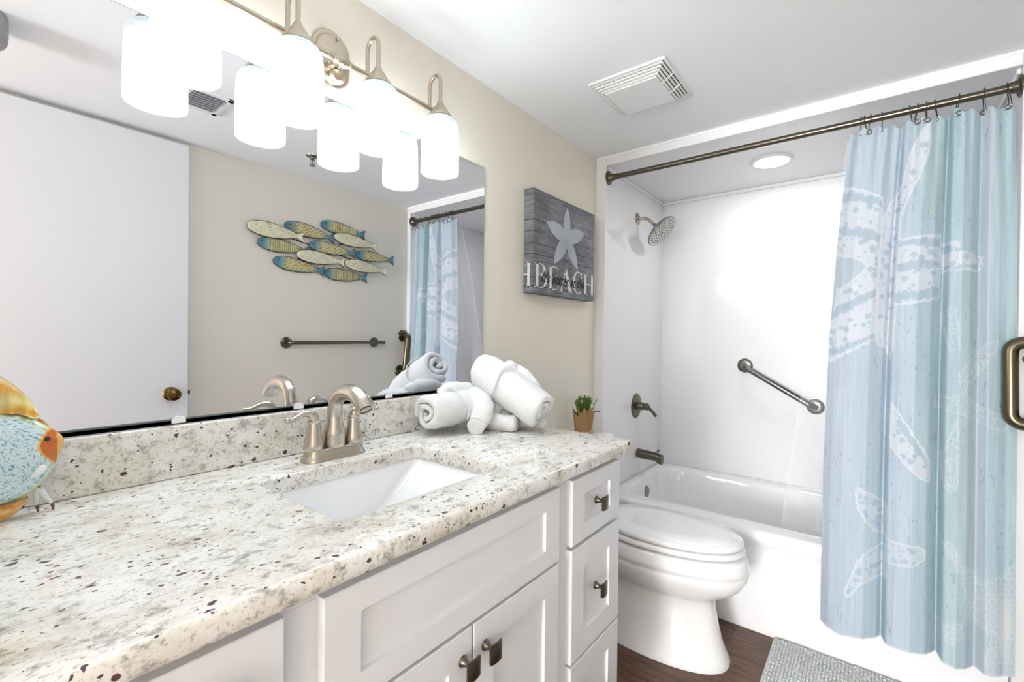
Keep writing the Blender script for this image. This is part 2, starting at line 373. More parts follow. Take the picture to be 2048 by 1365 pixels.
# ------------------------------------------------------------------ faucet
fx, fy, fz = .624, 1.05, ZT
fa = thing('bathroom_faucet', 'brushed nickel two handle arched faucet behind the sink', 'faucet', (fx, fy, fz))
b = B(); rg = []
for z, ex, ey, r in [(0,.083,.031,.030),(.004,.083,.031,.030),(.008,.080,.0285,.027),(.013,.077,.026,.025),(.020,.075,.0245,.0235),(.026,.0745,.024,.023),(.0275,.073,.0225,.0215)]:
    rg.append(rrect(fx-ex, fx+ex, fy-ey, fy+ey, fz+z, r, 8))
b.loft(rg); obj('base_plate', b, M_faucet, fa, angle=50)
b = B(); b.lathe((fx, fy, fz+.0272), [(0,0),(.0265,0),(.0275,.003),(.0272,.010),(.0262,.030),(.0268,.036),(.0225,.048),(.0190,.062),(.0178,.075)], (0,0,1), 36, False, False)
top = fz+.0272+.075
path = [(fx, fy, top-.002), (fx, fy-.002, top+.018), (fx, fy-.010, top+.040), (fx, fy-.031, top+.058), (fx, fy-.062, top+.064), (fx, fy-.094, top+.060), (fx, fy-.119, top+.045), (fx, fy-.133, top+.029)]
pp = smooth_pts(path, 6); nn = len(pp)
b.tube(pp, [.0178 - .0010*math.sin(PI*min(1,i/nn*1.6)) + .0040*(i/nn)**1.3 for i in range(nn)], 28, up=(1,0,0))
obj('spout', b, M_faucet, fa, angle=50)
b = B(); b.lathe(pp[-1], [(0,-.0015),(.013,-.0015),(.0145,.002),(.0145,-.004)], (pp[-1]-pp[-2]), 24); obj('aerator', b, M_black, fa)
for sx in (-1, 1):
    hx = fx + sx*.0535; hz = fz+.0272
    b = B(); b.lathe((hx, fy, hz), [(0,0),(.0222,0),(.0232,.003),(.0228,.012),(.0218,.021),(.0178,.036),(.0152,.050),(.0142,.063),(.0138,.064),(.0152,.066),(.0152,.069),(.012,.071),(0,.0715)], (0,0,1), 32, False, False)
    hb = obj('handle_body', b, M_faucet, fa, angle=50)
    lv = [(hx, fy, hz+.068), (hx-sx*-.001, fy, hz+.078), (hx+sx*.010, fy, hz+.088), (hx+sx*.026, fy-.002, hz+.090), (hx+sx*.045, fy-.004, hz+.083), (hx+sx*.060, fy-.005, hz+.079), (hx+sx*.072, fy-.006, hz+.083)]
    q = smooth_pts(lv, 5); k = len(q)
    b = B(); b.tube(q, [(.0115 if i < k*.25 else .0115-.0055*min(1,(i/k-.25)/.35)) * (1 if i < k-2 else (.8 if i == k-2 else .35)) for i in range(k)], 18, flat=1.15, up=(0,1,0))
    obj('lever', b, M_faucet, hb, angle=60)
b = B(); b.lathe((fx, fy+.026, fz+.027), [(.003,0),(.003,.03),(.006,.032),(.0065,.040),(.004,.044),(0,.045)], (0,0,1), 16, True, False); obj('lift_rod', b, M_faucet, fa)
# ------------------------------------------------------------------ mirror
MX0, MX1, MZ0, MZ1 = XK+.01, 1.3015, -.186, .642
mr = thing('wall_mirror', 'large frameless wall mirror above the vanity', 'mirror', (.58, D, MZ0))
b = B(); b.box(MX0, MX1, D-.006, D-.0005, MZ0, MZ1); obj('mirror_edge', b, M_medge, mr, smooth=False)
b = B(); b.add([(MX0+.0012,D-.0063,MZ0+.0015),(MX1-.0012,D-.0063,MZ0+.0015),(MX1-.0012,D-.0063,MZ1-.0012),(MX0+.0012,D-.0063,MZ1-.0012)], [(0,1,2,3)]); obj('mirror_glass', b, M_mirror, mr, smooth=False)
b = B(); b.box(MX0, MX1, D-.010, D-.0002, MZ0-.007, MZ0+.002); b.box(MX0, MX1, D-.010, D-.0066, MZ0-.007, MZ0+.0045); o = obj('bottom_channel', b, M_black, mr, bevel=.0008); o['label'] = 'dark channel along the bottom edge'
for cx_, zz, up in [(.327, MZ0, 1), (.586, MZ0, 1), (.866, MZ0, 1), (.962, MZ1, -1), (.30, MZ1, -1)]:
    b = B(); nn = 12; pf = [(cx_-.013, zz-up*.005)] + [(cx_+.013*math.cos(PI-PI*k/nn), zz+up*(.002+.008*math.sin(PI*k/nn))) for k in range(nn+1)] + [(cx_+.013, zz-up*.005)]
    if up < 0: pf = pf[::-1]
    b.loft([[(x, D-.0105, z) for x, z in pf], [(x, D-.0135, z) for x, z in pf]]); b.f = [tuple(reversed(q)) for q in b.f]
    obj('clip', b, M_plast, mr, bevel=.001)
# ------------------------------------------------------------------ vanity light
LX = [.311, .532, .754, .982]; LY = 1.063; BY = 1.113; BZ = .725
vl = thing('vanity_light', 'brushed nickel four lamp bar light with frosted glass shades above the mirror', 'light', (.672, D, .76))
b = B(); rg = []
for dy, s_ in [(0,1),(.004,1),(.008,.97),(.0095,.93),(.0095,.84),(.016,.78),(.018,.70)]:
    hw, hh = .056*s_, .079*s_; r = hw
    rg.append([(.672+x_, D-.0005-dy, .747+z_) for x_, z_ in [( (hw*math.cos(t)), (hh-hw)*(1 if math.sin(t) >= 0 else -1) + hw*math.sin(t)) for t in [2*PI*k/48 for k in range(48)]]])
b.loft(rg); bpv = obj('back_plate', b, M_nick, vl, angle=40)
for zz in (.805, .690):
    b = B(); b.lathe((.672+ (.012 if zz > .75 else -.004), D-.018, zz), [(.0045,0),(.0045,-.004),(.003,-.007),(0,-.008)], (0,1,0), 14, True, False); obj('screw', b, M_nick, bpv)
b = B(); b.lathe((.672, D-.018, BZ), [(.019,0),(.019,-.004),(.013,-.008),(.011,-.014),(.015,-.020),(.016,-.028),(.010,-.034)], (0,1,0), 24)
b.lathe((.672, D-.018, BZ-.03), [(.014,0),(.014,-.006),(.019,-.012),(.014,-.021),(0,-.024)], (0,1,0), 24, True, False)
obj('centre_hub', b, M_nick, vl)
b = B(); b.tube([(LX[0]-.006, BY, BZ), (LX[-1]+.018, BY, BZ)], .0085, 20)
for xx in (.650, .694): b.lathe((xx, BY, BZ), [(.0085,-.008),(.0105,-.007),(.0115,-.003),(.0095,0),(.0115,.003),(.0105,.007),(.0085,.008)], (1,0,0), 20)
b.lathe((.672, BY, BZ), [(.009,-.020),(.014,-.013),(.0165,0),(.014,.013),(.009,.020)], (1,0,0), 24)
obj('crossbar', b, M_nick, vl)
for i, x in enumerate(LX):
    pts = [(x, BY, BZ+.002), (x, BY, BZ+.045)] + [(x, (BY+LY)/2 + (BY-LY)/2*math.cos(t), BZ+.065+.027*math.sin(t)*1.05) for t in [PI*k/8 for k in range(9)]] + [(x, LY, BZ+.045), (x, LY, BZ+.003)]
    b = B(); b.tube(smooth_pts(pts, 3), .0056, 16, up=(1,0,0)); arm = obj('arm', b, M_nick, vl)
    b = B(); b.lathe((x, LY, .684), [(0,.047),(.008,.047),(.0095,.044),(.013,.036),(.018,.028),(.0205,.026),(.0215,.022),(.030,.010),(.036,.002),(.036,-.003),(.030,-.004),(0,-.004)], (0,0,1), 32, False, False)
    obj('socket_cap', b, M_nick, vl, angle=50)
    b = B(); pr = [(.012,.6815),(.028,.681),(.040,.677),(.049,.669),(.0545,.657),(.0565,.64),(.0572,.60),(.0585,.51),(.0582,.507),(.0562,.507)]
    b.lathe((x, LY, 0), pr, (0,0,1), 40, False, False); sh = obj('glass_shade', b, M_shade, vl, angle=60); sh['label'] = 'lit frosted white glass cylinder shade'
    b = B(); b.lathe((x, LY, 0), [(.0562,.507),(.0550,.52),(.0545,.60),(.0535,.645),(.046,.667),(.030,.676),(.012,.677)], (0,0,1), 40, False, False); obj('shade_inside', b, M_shin, sh, angle=60)
# ------------------------------------------------------------------ beach canvas
def canvas_mat():
    s = NT('weathered_plank_print'); g = s.n('ShaderNodeNewGeometry'); sep = s.n('ShaderNodeSeparateXYZ'); s.l(g.outputs['Position'], sep.inputs[0])
    mp = s.n('ShaderNodeMapping'); mp.inputs['Scale'].default_value = (3,3,30); s.l(g.outputs['Position'], mp.inputs['Vector'])
    n1 = s.n('ShaderNodeTexNoise', i={'Scale': 3., 'Detail': 9., 'Roughness': .7}); s.l(mp.outputs[0], n1.inputs['Vector'])
    n0 = s.n('ShaderNodeTexNoise', i={'Scale': 7., 'Detail': 3.}); s.l(g.outputs['Position'], n0.inputs['Vector'])
    c = s.ramp(n1.outputs[0], [(.25, lin((88,90,96))), (.5, lin((132,134,140))), (.75, lin((172,174,180)))])
    c = s.mix(.55, c, s.ramp(n0.outputs[0], [(.35, lin((130,130,134))), (.65, lin((255,255,255)))]), 'MULTIPLY')
    # plank joints at fixed heights
    nw = s.n('ShaderNodeTexNoise', i={'Scale': 5.}); s.l(g.outputs['Position'], nw.inputs['Vector'])
    zz = s.n('ShaderNodeMath', operation='MULTIPLY_ADD'); s.l(nw.outputs[0], zz.inputs[0]); zz.inputs[1].default_value = .012; s.l(sep.outputs[2], zz.inputs[2])
    for zl, wd in ((.505,.0015), (.455,.0010), (.405,.0012), (.36,.0014), (.262,.001), (.222,.002)):
        a = s.n('ShaderNodeMath', operation='SUBTRACT'); s.l(zz.outputs[0], a.inputs[0]); a.inputs[1].default_value = zl+H
        ab = s.n('ShaderNodeMath', operation='ABSOLUTE'); s.l(a.outputs[0], ab.inputs[0])
        lt_ = s.n('ShaderNodeMath', operation='LESS_THAN'); s.l(ab.outputs[0], lt_.inputs[0]); lt_.inputs[1].default_value = wd
        c = s.mix(lt_.outputs[0], c, lin((40,42,46)))
    s.l(c, s.b.inputs['Base Color']); s.b.inputs['Roughness'].default_value = .7; return s.m
M_canvas = canvas_mat()
PX0, PX1, PZ0, PZ1, PY = 1.562, 2.105, .188, .630, 1.117
cv = thing('beach_canvas', 'grey wood plank canvas print with a pale starfish and the word beach', 'picture', (1.83, D, PZ0))
b = B(); b.box(PX0, PX1, PY, D-.0005, PZ0, PZ1); obj('canvas_panel', b, M_canvas, cv, bevel=.002)
M_star = simple('pale_starfish_print', (190,196,208), .7, noisecol=.25); M_white = simple('white_print', (226,226,222), .7); M_ink = simple('black_print', (34,34,38), .7)
def petal(c, tip, w0):
    c = Vector(c); t = Vector(tip); ax = t-c; L = ax.length; ax.normalize(); pr = Vector((-ax.y, ax.x)); a = []; n = 12
    for k in range(n+1):
        u = k/n; ww = w0*(math.sin(PI*u**.85)**.8*.9 + .12*(1-u)); a.append((c+ax*L*u, pr*ww))
    return [p_+q for p_, q in a] + [p_-q for p_, q in reversed(a)]
def flat_xz(b, P, y, h=.0006):
    P = [(p[0], p[1]) for p in P]
    area = sum(P[i][0]*P[(i+1)%len(P)][1]-P[(i+1)%len(P)][0]*P[i][1] for i in range(len(P)))
    if area < 0: P = P[::-1]
    n = len(P); b.add([(x, y-h, z) for x, z in P]+[(x, y+.0002, z) for x, z in P], [tuple(range(n))] + [(i, i+n, (i+1)%n+n, (i+1)%n) for i in range(n)])
b = B()
for k, (tip, w_) in enumerate([((1.834,.606),.030), ((1.662,.506),.036), ((1.995,.512),.036), ((1.722,.330),.034), ((1.935,.325),.033)]):
    flat_xz(b, petal((1.832,.462), tip, w_), PY, .0006+.00012*k)
obj('starfish_print', b, M_star, cv, smooth=False)
def letter(b, ch, x, z, w_, h, y):
    S = .26*w_; T = .075*w_; se = .035*h
    def rect(a0, b0, a1, b1): flat_xz(b, [(x+a0*w_, z+b0*h), (x+a1*w_, z+b0*h), (x+a1*w_, z+b1*h), (x+a0*w_, z+b1*h)], y)
    def bar(p, q, t):
        p = Vector((x+p[0]*w_, z+p[1]*h)); q = Vector((x+q[0]*w_, z+q[1]*h)); n = (q-p).normalized(); n = Vector((-n.y, n.x))*t/2; flat_xz(b, [p+n, q+n, q-n, p-n], y)
    def arc(cx, cz, rx, rz, a0, a1, tv, th):
        n = 20; o_ = []; i_ = []
        for k in range(n+1):
            a = a0+(a1-a0)*k/n; t = th + (tv-th)*abs(math.cos(a)); o_.append((x+cx*w_+rx*w_*math.cos(a), z+cz*h+rz*h*math.sin(a)))
            i_.append((x+cx*w_+(rx*w_-t)*math.cos(a), z+cz*h+(rz*h-th)*math.sin(a)))
        for k in range(n): flat_xz(b, [o_[k], o_[k+1], i_[k+1], i_[k]], y)
    if ch == 'B':
        rect(.12,0,.30,1); rect(0,0,.45,.04); rect(0,.96,.45,1); rect(.3,.50,.5,.545)
        arc(.45,.765,.40,.235,-PI/2,PI/2,.17*w_,.045*h); arc(.45,.27,.50,.27,-PI/2,PI/2,.18*w_,.045*h)
    if ch == 'E':
        rect(.14,0,.32,1); rect(.02,0,.92,.045); rect(.02,.955,.88,1); rect(.3,.49,.70,.535); rect(.86,0,.92,.22); rect(.83,.80,.88,1); rect(.66,.40,.70,.63)
    if ch == 'A':
        bar((.12,.02),(.50,1.0),.05*w_*1.3); bar((.48,1.0),(.86,.02),.19*w_); rect(.24,.30,.74,.345); rect(.0,0,.26,.035); rect(.68,0,1.04,.035)
    if ch == 'C':
        arc(.56,.5,.50,.52,.30*PI,1.70*PI,.19*w_,.05*h); rect(.84,.72,.89,.98)
    if ch == 'H':
        rect(.10,0,.28,1); rect(.72,0,.90,1); rect(.28,.49,.72,.535); rect(0,0,.38,.035); rect(0,.965,.38,1); rect(.62,0,1,.035); rect(.62,.965,1,1)
b = B()
for ch, x_, w_ in [('B',1.574,.098), ('E',1.676,.096), ('A',1.772,.110), ('C',1.886,.100), ('H',1.992,.110)]: letter(b, ch, x_, .213, w_, .105, PY-.0002)
# the end of the word wraps round the left side of the canvas
def side(y0, y1, z0, z1): b.add([(PX0-.0006,y0,z0),(PX0-.0006,y1,z0),(PX0-.0006,y1,z1),(PX0-.0006,y0,z1)], [(0,3,2,1)])
side(1.1325,1.145,.213,.318); side(1.127,1.152,.213,.217); side(1.127,1.152,.314,.318); side(1.145,1.1645,.264,.269)
obj('lettering', b, M_white, cv, smooth=False)
def text_part(name, body, x, z, size, mat_, parent, shear=.3, rotx=PI/2, y=PY-.0016, rz=0, ext=.0002, sxy=(1,1)):
    cu = bpy.data.curves.new(name, 'FONT'); cu.body = body; cu.size = size; cu.shear = shear; cu.extrude = ext; cu.offset = .0006
    to = bpy.data.objects.new('tmp', cu); me = bpy.data.meshes.new_from_object(to); bpy.data.objects.remove(to)
    R_ = Matrix.Rotation(rz, 4, 'Z') @ Matrix.Rotation(rotx, 4, 'X')
    bb = B(); bb.v = [tuple(Vector((x, y, z)) + R_ @ Vector((v.co.x*sxy[0], v.co.y*sxy[1], v.co.z))) for v in me.vertices]; bb.f = [tuple(q.vertices) for q in me.polygons]
    return obj(name, bb, mat_, parent, smooth=False)
text_part('script_lettering', "It's better at the", 1.622, .240, .066, M_ink, cv, shear=.45, sxy=(.86,1))
# ------------------------------------------------------------------ bathtub and its fittings
RZ = -.83
tub = thing('bathtub', 'glossy white alcove bathtub with an integral front apron', 'bathtub', (2.63, .36, ZF))
b = B(); T0, T1 = YB+.001, YA-.001; XE = XB-.001
def rr(x0, x1, y0, y1, z, r): return rrect(x0, x1, y0, y1, z, r, 8)
b.loft([rr(2.232,XE,T0,T1,ZF,.003), rr(2.232,XE,T0,T1,-.93,.003), rr(2.229,XE,T0,T1,-.905,.003), rr(2.214,XE,T0,T1,-.88,.004), rr(2.210,XE,T0,T1,-.862,.005), rr(2.213,XE,T0,T1,-.845,.006), rr(2.222,XE-.002,T0+.002,T1-.002,-.834,.01), rr(2.240,XE-.01,T0+.01,T1-.01,RZ,.02),
  rr(2.318,2.990,-.255,1.066,RZ-.001,.14), rr(2.334,2.976,-.240,1.058,RZ-.006,.14), rr(2.346,2.966,-.225,1.052,RZ-.02,.14), rr(2.358,2.955,-.20,1.046,-.90,.14), rr(2.385,2.930,-.15,1.032,-1.05,.13), rr(2.41,2.905,-.10,1.00,-1.12,.12), rr(2.46,2.86,-.04,.96,-1.165,.10), rr(2.52,2.80,.02,.90,-1.175,.08)])
obj('tub_shell', b, M_porc, tub, angle=80)
b = B(); b.lathe((2.665, 1.047, -.925), [(0,-.010),(.030,-.009),(.036,-.004),(.037,0),(.037,.004)], (0,1,0), 32, False, False)
o = obj('overflow_plate', b, M_chrome, tub)
# shower head
sh = thing('wall_mounted_shower', 'round brushed metal shower head on a short curved arm above the tub', 'shower head', (2.627, YA, .719))
b = B(); b.lathe((2.627, YA, .719), [(.0,-.014),(.012,-.013),(.020,-.009),(.033,-.004),(.034,0)], (0,1,0), 28, False, False); obj('wall_flange', b, M_chrome, sh)
P = smooth_pts([(2.627,YA,.719),(2.63,1.078,.718),(2.632,1.045,.706),(2.633,1.018,.680),(2.634,1.008,.668)], 6)
b = B(); b.tube(P, .0095, 16); obj('shower_arm', b, M_nick, sh)
ax = (Vector((2.625,.990,.640))-Vector((2.634,1.008,.668))).normalized(); ax = Vector((-.06,-.70,-.66)).normalized(); c0 = Vector((2.634,1.006,.668))
b = B(); b.lathe(c0, [(.0105,-.004),(.0115,.004),(.0105,.008)], ax, 18); o = obj('thread_tape', b, M_blue, sh)
b = B(); b.lathe(c0, [(.011,.007),(.019,.010),(.020,.022),(.015,.026),(.020,.032),(.040,.040),(.075,.050),(.096,.055),(.100,.060),(.099,.066),(.095,.068)], ax, 40, True, False)
hd_ = obj('head_body', b, M_chrome, sh)
b = B(); b.lathe(c0, [(.095,.0675),(.090,.0650),(0,.0650)], ax, 40, False, False); M_face = simple('nozzle_plate', (186,186,182), .35, .8); fc = obj('spray_face', b, M_face, hd_)
b = B(); u = ax.orthogonal().normalized(); v = ax.cross(u); cc = c0+ax*.0650
for ring, cnt in ((.012,5),(.028,9),(.045,14),(.062,20),(.078,26)):
    for k in range(cnt):
        t = 2*PI*(k+ring*37)/cnt; b.lathe(cc+(u*math.cos(t)+v*math.sin(t))*ring, [(.0038,0),(.0032,.0018),(0,.002)], ax, 6, False, False)
nz_ = obj('nozzles', b, M_slot, fc); tag(nz_, kind='stuff')
# valve
va = thing('shower_valve', 'round brushed nickel shower valve with a lever on the surround wall', 'valve', (2.645, YA, -.409))
b = B(); b.lathe((2.645, YA, -.409), [(.024,-.012),(.060,-.009),(.072,-.005),(.076,0)], (0,1,0), 44, True, False); obj('escutcheon', b, M_dark, va)
b = B(); b.lathe((2.645, YA, -.409), [(.024,-.008),(.023,-.045),(.020,-.050),(.015,-.052),(.015,-.056),(.021,-.058),(.021,-.074),(.017,-.078),(0,-.078)], (0,1,0), 28, False, False); vb = obj('valve_stem', b, M_dark, va)
b = B(); P = smooth_pts([(2.645,YA-.066,-.400),(2.662,YA-.076,-.420),(2.700,YA-.088,-.452),(2.718,YA-.092,-.470)], 5); b.tube(P, [.011]*4+[.0095]*(len(P)-6)+[.0105,.008], 16, flat=1.35); obj('lever', b, M_dark, vb)
# spout
sp = thing('tub_spout', 'brushed nickel tub spout below the shower valve', 'spout', (2.675, YA, -.71))
b = B(); rg = []
for k in range(13):
    t = k/12; y = YA - .155*t; r = .029-.004*t; dz = -.006*t - (.006 if t > .8 else 0)
    rg.append([(2.675+r*.95*math.cos(a), y, -.702+dz+r*math.sin(a)*(1 if math.sin(a) > 0 else (1.0 + (.35 if t > .82 else 0)))) for a in [2*PI*j/28 for j in range(28)]])
b.loft(rg); b.f = [tuple(reversed(q)) for q in b.f]; spb = obj('spout_body', b, M_dark, sp, angle=50, bevel=.003)
b = B(); b.lathe((2.675, YA-.128, -.685), [(.004,0),(.004,.012),(.009,.015),(.009,.019),(.006,.021),(0,.021)], (0,0,1), 16, False, False); obj('diverter_knob', b, M_dark, spb)
# grab bars and towel bar -------------------------------------------------
def flange(b, c, ax, R_=.042): b.lathe(c, [(R_,0),(R_,.003),(R_*.93,.008),(R_*.7,.012),(R_*.45,.013)], ax, 32)
def ubar(name, label, a, c, ax, off, r, mat_, R_=.042, cat='grab bar'):
    a = Vector(a); c = Vector(c); ax = Vector(ax); d_ = (c-a).normalized()
    t = thing(name, label, cat, a)
    for p_ in (a, c):
        b = B(); flange(b, p_, ax, R_); obj('wall_flange', b, mat_, t)
    k = off*.55
    pts = [a+ax*.004] + [a+ax*(off-k)] + [a + ax*(off-k) + ax*k*math.sin(q) + d_*k*(1-math.cos(q)) for q in [PI/2*j/6 for j in range(1,7)]]
    pts += [c + ax*(off-k) + ax*k*math.sin(q) - d_*k*(1-math.cos(q)) for q in [PI/2*j/6 for j in range(6,0,-1)]] + [c+ax*(off-k), c+ax*.004]
    b = B(); b.tube(pts, r, 20); obj('bar', b, mat_, t); return t
ubar('grab_bar', 'diagonal stainless grab bar on the back wall of the tub', (XB,.593,-.158), (XB,.232,-.372), (-1,0,0), .062, .0165, M_steel, .043)
ubar('grab_bar', 'short vertical bronze toned grab bar beside the shower curtain', (2.176,YR,.000), (2.150,YR,-.262), (0,1,0), .058, .0195, M_bronze, .045)
tb = thing('towel_bar', 'long horizontal bronze toned towel bar on the wall opposite the mirror', 'towel bar', (1.6, YR, -.05))
b = B(); b.tube([(1.312+.018,YR+.056,-.048),(1.966,YR+.056,-.048)], .0105, 18); b.lathe((1.966,YR+.056,-.048), [(.0105,-.004),(.012,-.002),(.012,.006),(.007,.009),(0,.009)], (1,0,0), 18, False, False); obj('bar', b, M_dark, tb)
for xx in (1.312, 1.925):
    b = B(); flange(b, (xx,YR,-.048), (0,1,0), .034); b.tube(smooth_pts([(xx,YR+.008,-.048),(xx+.003,YR+.045,-.048),(xx+.02,YR+.056,-.048)],5), .011, 14); obj('bracket', b, M_dark, tb)
# curtain rod -------------------------------------------------------------
RX, RZD = 2.236, .853
rd = thing('shower_curtain_rod', 'long pewter curtain rod spanning the front of the tub', 'curtain rod', (RX, .36, RZD))
b = B(); b.tube([(RX,YA-.004,RZD),(RX,YB+.004,RZD)], .0135, 20); obj('rod', b, M_dark, rd)
b = B(); b.tube([(RX,YA-.03,RZD),(RX,YA-.06,RZD)], .0155, 20); obj('rod_collar', b, M_dark, rd)
for y_, s_ in ((YA,-1),(YB,1)):
    b = B(); b.lathe((RX,y_,RZD), [(.037,0),(.037,.003),(.034,.006),(.024,.007),(.020,.012),(.017,.030),(.0145,.032)], (0,s_,0), 32); fl = obj('end_flange', b, M_dark, rd)
    for k in range(3):
        t = k*2*PI/3+.5; b = B(); b.lathe((RX+.028*math.cos(t), y_, RZD+.028*math.sin(t)), [(.004,.0055),(.004,.008),(.002,.0095),(0,.0095)], (0,s_,0), 10, False, False); obj('screw', b, M_dark, fl)
# curtain -----------------------------------------------------------------
STAR = {
'leftflap':[(.14,.612),(.083,0.599),(0.024,0.572),(-0.032,0.54),(-0.032,0.434),(-0.024,0.284),(-0.021,0.127),(-0.019,0.06),(-0.016,0.008),(0.039,-0.027),(0.114,-0.078),(.15,-.09),(0.15,0.02),(0.15,0.045),(0.11,0.124),(0.102,0.198),(0.065,0.223),(0.029,0.251),(0.011,0.284),(0.035,0.309),(0.101,0.332),(0.14,0.35)],
'upstrip':[(-0.031,0.449),(-0.056,0.52),(-0.083,0.559),(-0.104,0.673),(-0.131,0.74),(-0.153,0.781),(-0.16,0.776),(-0.162,0.71),(-0.158,0.675),(-0.133,0.593),(-0.106,0.526),(-0.085,0.456),(-0.079,0.36),(-0.074,0.192),(-0.069,0.023),(-0.068,-0.032),(-0.023,-0.014),(-0.017,0.06),(-0.02,0.165),(-0.026,0.344)],
'mid':[(-0.077,0.372),(-0.108,0.372),(-0.151,0.377),(-0.194,0.381),(-0.195,0.262),(-0.194,0.157),(-0.164,0.148),(-0.122,0.135),(-0.071,0.133),(-0.071,0.199)],
'arm4':[(-0.195,0.347),(-0.237,0.343),(-0.238,0.248),(-0.196,0.245)],
'arm5':[(-0.238,0.31),(-0.28,0.306),(-0.298,0.29),(-0.298,0.255),(-.285,.242),(-0.239,0.248)],
'tailstrip':[(-0.019,0.08),(-0.065,0.079),(-0.066,0.0),(-0.062,-0.069),(-0.036,0.02)],
'tail':[(-0.066,-0.225),(-0.104,-0.289),(-0.148,-0.368),(-0.172,-0.416),(-0.172,-0.492),(-0.142,-0.478),(-0.098,-0.429),(-0.063,-0.377)],
'small1':[(0.035,-0.567),(0.022,-0.55),(-0.017,-0.571),(-0.057,-0.601),(-0.057,-0.717),(-0.026,-0.701),(0.002,-0.669),(0.024,-0.625)],
'small2':[(-0.057,-0.714),(-0.102,-0.719),(-0.145,-0.719),(-0.164,-0.731),(-0.159,-0.763),(-0.138,-0.784),(-0.095,-0.795),(-0.054,-0.8)],
'small3':[(-0.056,-0.746),(-0.012,-0.772),(0.023,-0.819),(0.041,-0.879),(0.06,-0.94),(0.055,-0.959),(0.043,-0.949),(0.014,-0.905),(-0.021,-0.878),(-0.057,-0.859)]}
BANDS = [[(0.15,0.47),(0.049,0.426),(0.007,0.424),(-0.029,0.396),(-0.026,0.367),(0.019,0.387),(0.055,0.399),(0.15,0.44)],
[(0.15,0.10),(0.064,0.153),(0.027,0.174),(-0.015,0.195),(-0.015,0.165),(0.039,0.129),(0.082,0.107),(0.15,0.065)],
[(.15,.59),(.05,.57),(-.03,.53),(-.03,.50),(.03,.53),(.15,.555)], [(-.015,.03),(.05,-.005),(.15,-.05),(.15,-.08),(.05,-.028),(-.015,.008)],
[(-0.078,0.365),(-0.193,0.366),(-0.193,0.34),(-0.078,0.349)], [(-0.076,0.28),(-0.131,0.293),(-0.194,0.283),(-0.194,0.266),(-0.163,0.272),(-0.109,0.255),(-0.076,0.254)],
[(-0.071,0.177),(-0.132,0.181),(-0.194,0.192),(-0.193,0.16),(-0.132,0.149),(-0.072,0.144)], [(-.195,.338),(-.30,.30),(-.30,.292),(-.195,.328)], [(-.195,.262),(-.30,.262),(-.30,.252),(-.195,.252)],
[(-.085,-.262),(-.16,-.395),(-.168,-.47),(-.155,-.42),(-.08,-.30)]]
OUTL = [[(-0.241,-0.107),(-0.273,-0.06),(-0.311,-0.005),(-0.336,0.004),(-0.33,-0.031),(-0.299,-0.095),(-0.261,-0.152),(-0.255,-0.18),(-0.287,-0.213),(-0.35,-0.241),(-0.362,-0.275),(-0.356,-0.297),(-0.313,-0.281),(-0.249,-0.244),(-0.188,-0.227),(-0.189,-0.19),(-0.222,-0.192),(-0.248,-0.171)],
[(-0.239,-0.263),(-0.223,-0.32),(-0.203,-0.388),(-0.204,-0.48),(-0.218,-0.513),(-0.238,-0.491),(-0.244,-0.381)], [(-0.201,0.101),(-0.216,0.121),(-0.231,0.114),(-0.236,0.052),(-0.242,-0.027),(-0.217,-0.028),(-0.207,0.024)]]
CORAL = [[(-0.2,-0.678),(-0.226,-0.673),(-0.247,-0.705),(-0.253,-0.744),(-0.292,-0.763),(-0.306,-0.811),(-0.28,-0.806),(-0.254,-0.793),(-0.227,-0.747),(-0.21,-0.716)],
[(-0.29,-0.80),(-0.347,-0.762),(-0.40,-0.70),(-0.40,-1.12),(-0.338,-1.12),(-0.304,-1.055),(-0.325,-0.96),(-0.294,-0.946),(-0.265,-0.913),(-0.255,-0.80)], [(-0.194,-0.958),(-0.255,-0.935),(-0.262,-0.985),(-0.236,-1.013),(-0.195,-1.021)]]
def curtain_xyz(S, Z, ztop, zbot):
    zk = [-1.2,-.5,0,.4,.83]; yl = np.interp(Z, zk, [.137,.137,.127,.105,.069]); yr = np.interp(Z, zk, [-.385,-.385,-.383,-.38,-.372])
    Y = yl + (yr-yl)*S
    ks = [0,.05,.12,.25,.33,.355,.375,.42,.50,.58,.625,.642,.66,.72,.77,.82,.86,.91,.95,.98,1.0]
    kx = [.004,-.022,-.042,-.032,.002,.026,-.026,-.042,-.048,-.022,.014,.032,-.032,-.048,-.030,.010,-.022,-.012,.004,.006,.010]
    kk = np.array(ks); kv = np.array(kx)
    fold = np.interp(S, kk, kv); 
    X = 2.236 - (.0445)*(.853-Z) + fold*np.interp(Z, [-1.1,.3,.83], [1.15,.9,.8])
    tp = np.clip((Z-.45)/.38, 0, 1)
    X += .006*np.sin(2*PI*S*11)*tp; X += .003*np.sin(S*23+Z*3)+.0025*np.sin(Z*9+S*14)
    return X, Y
nS, nZ = 250, 800
s_ = np.linspace(0, 1, nS); t_ = np.linspace(0, 1, nZ)
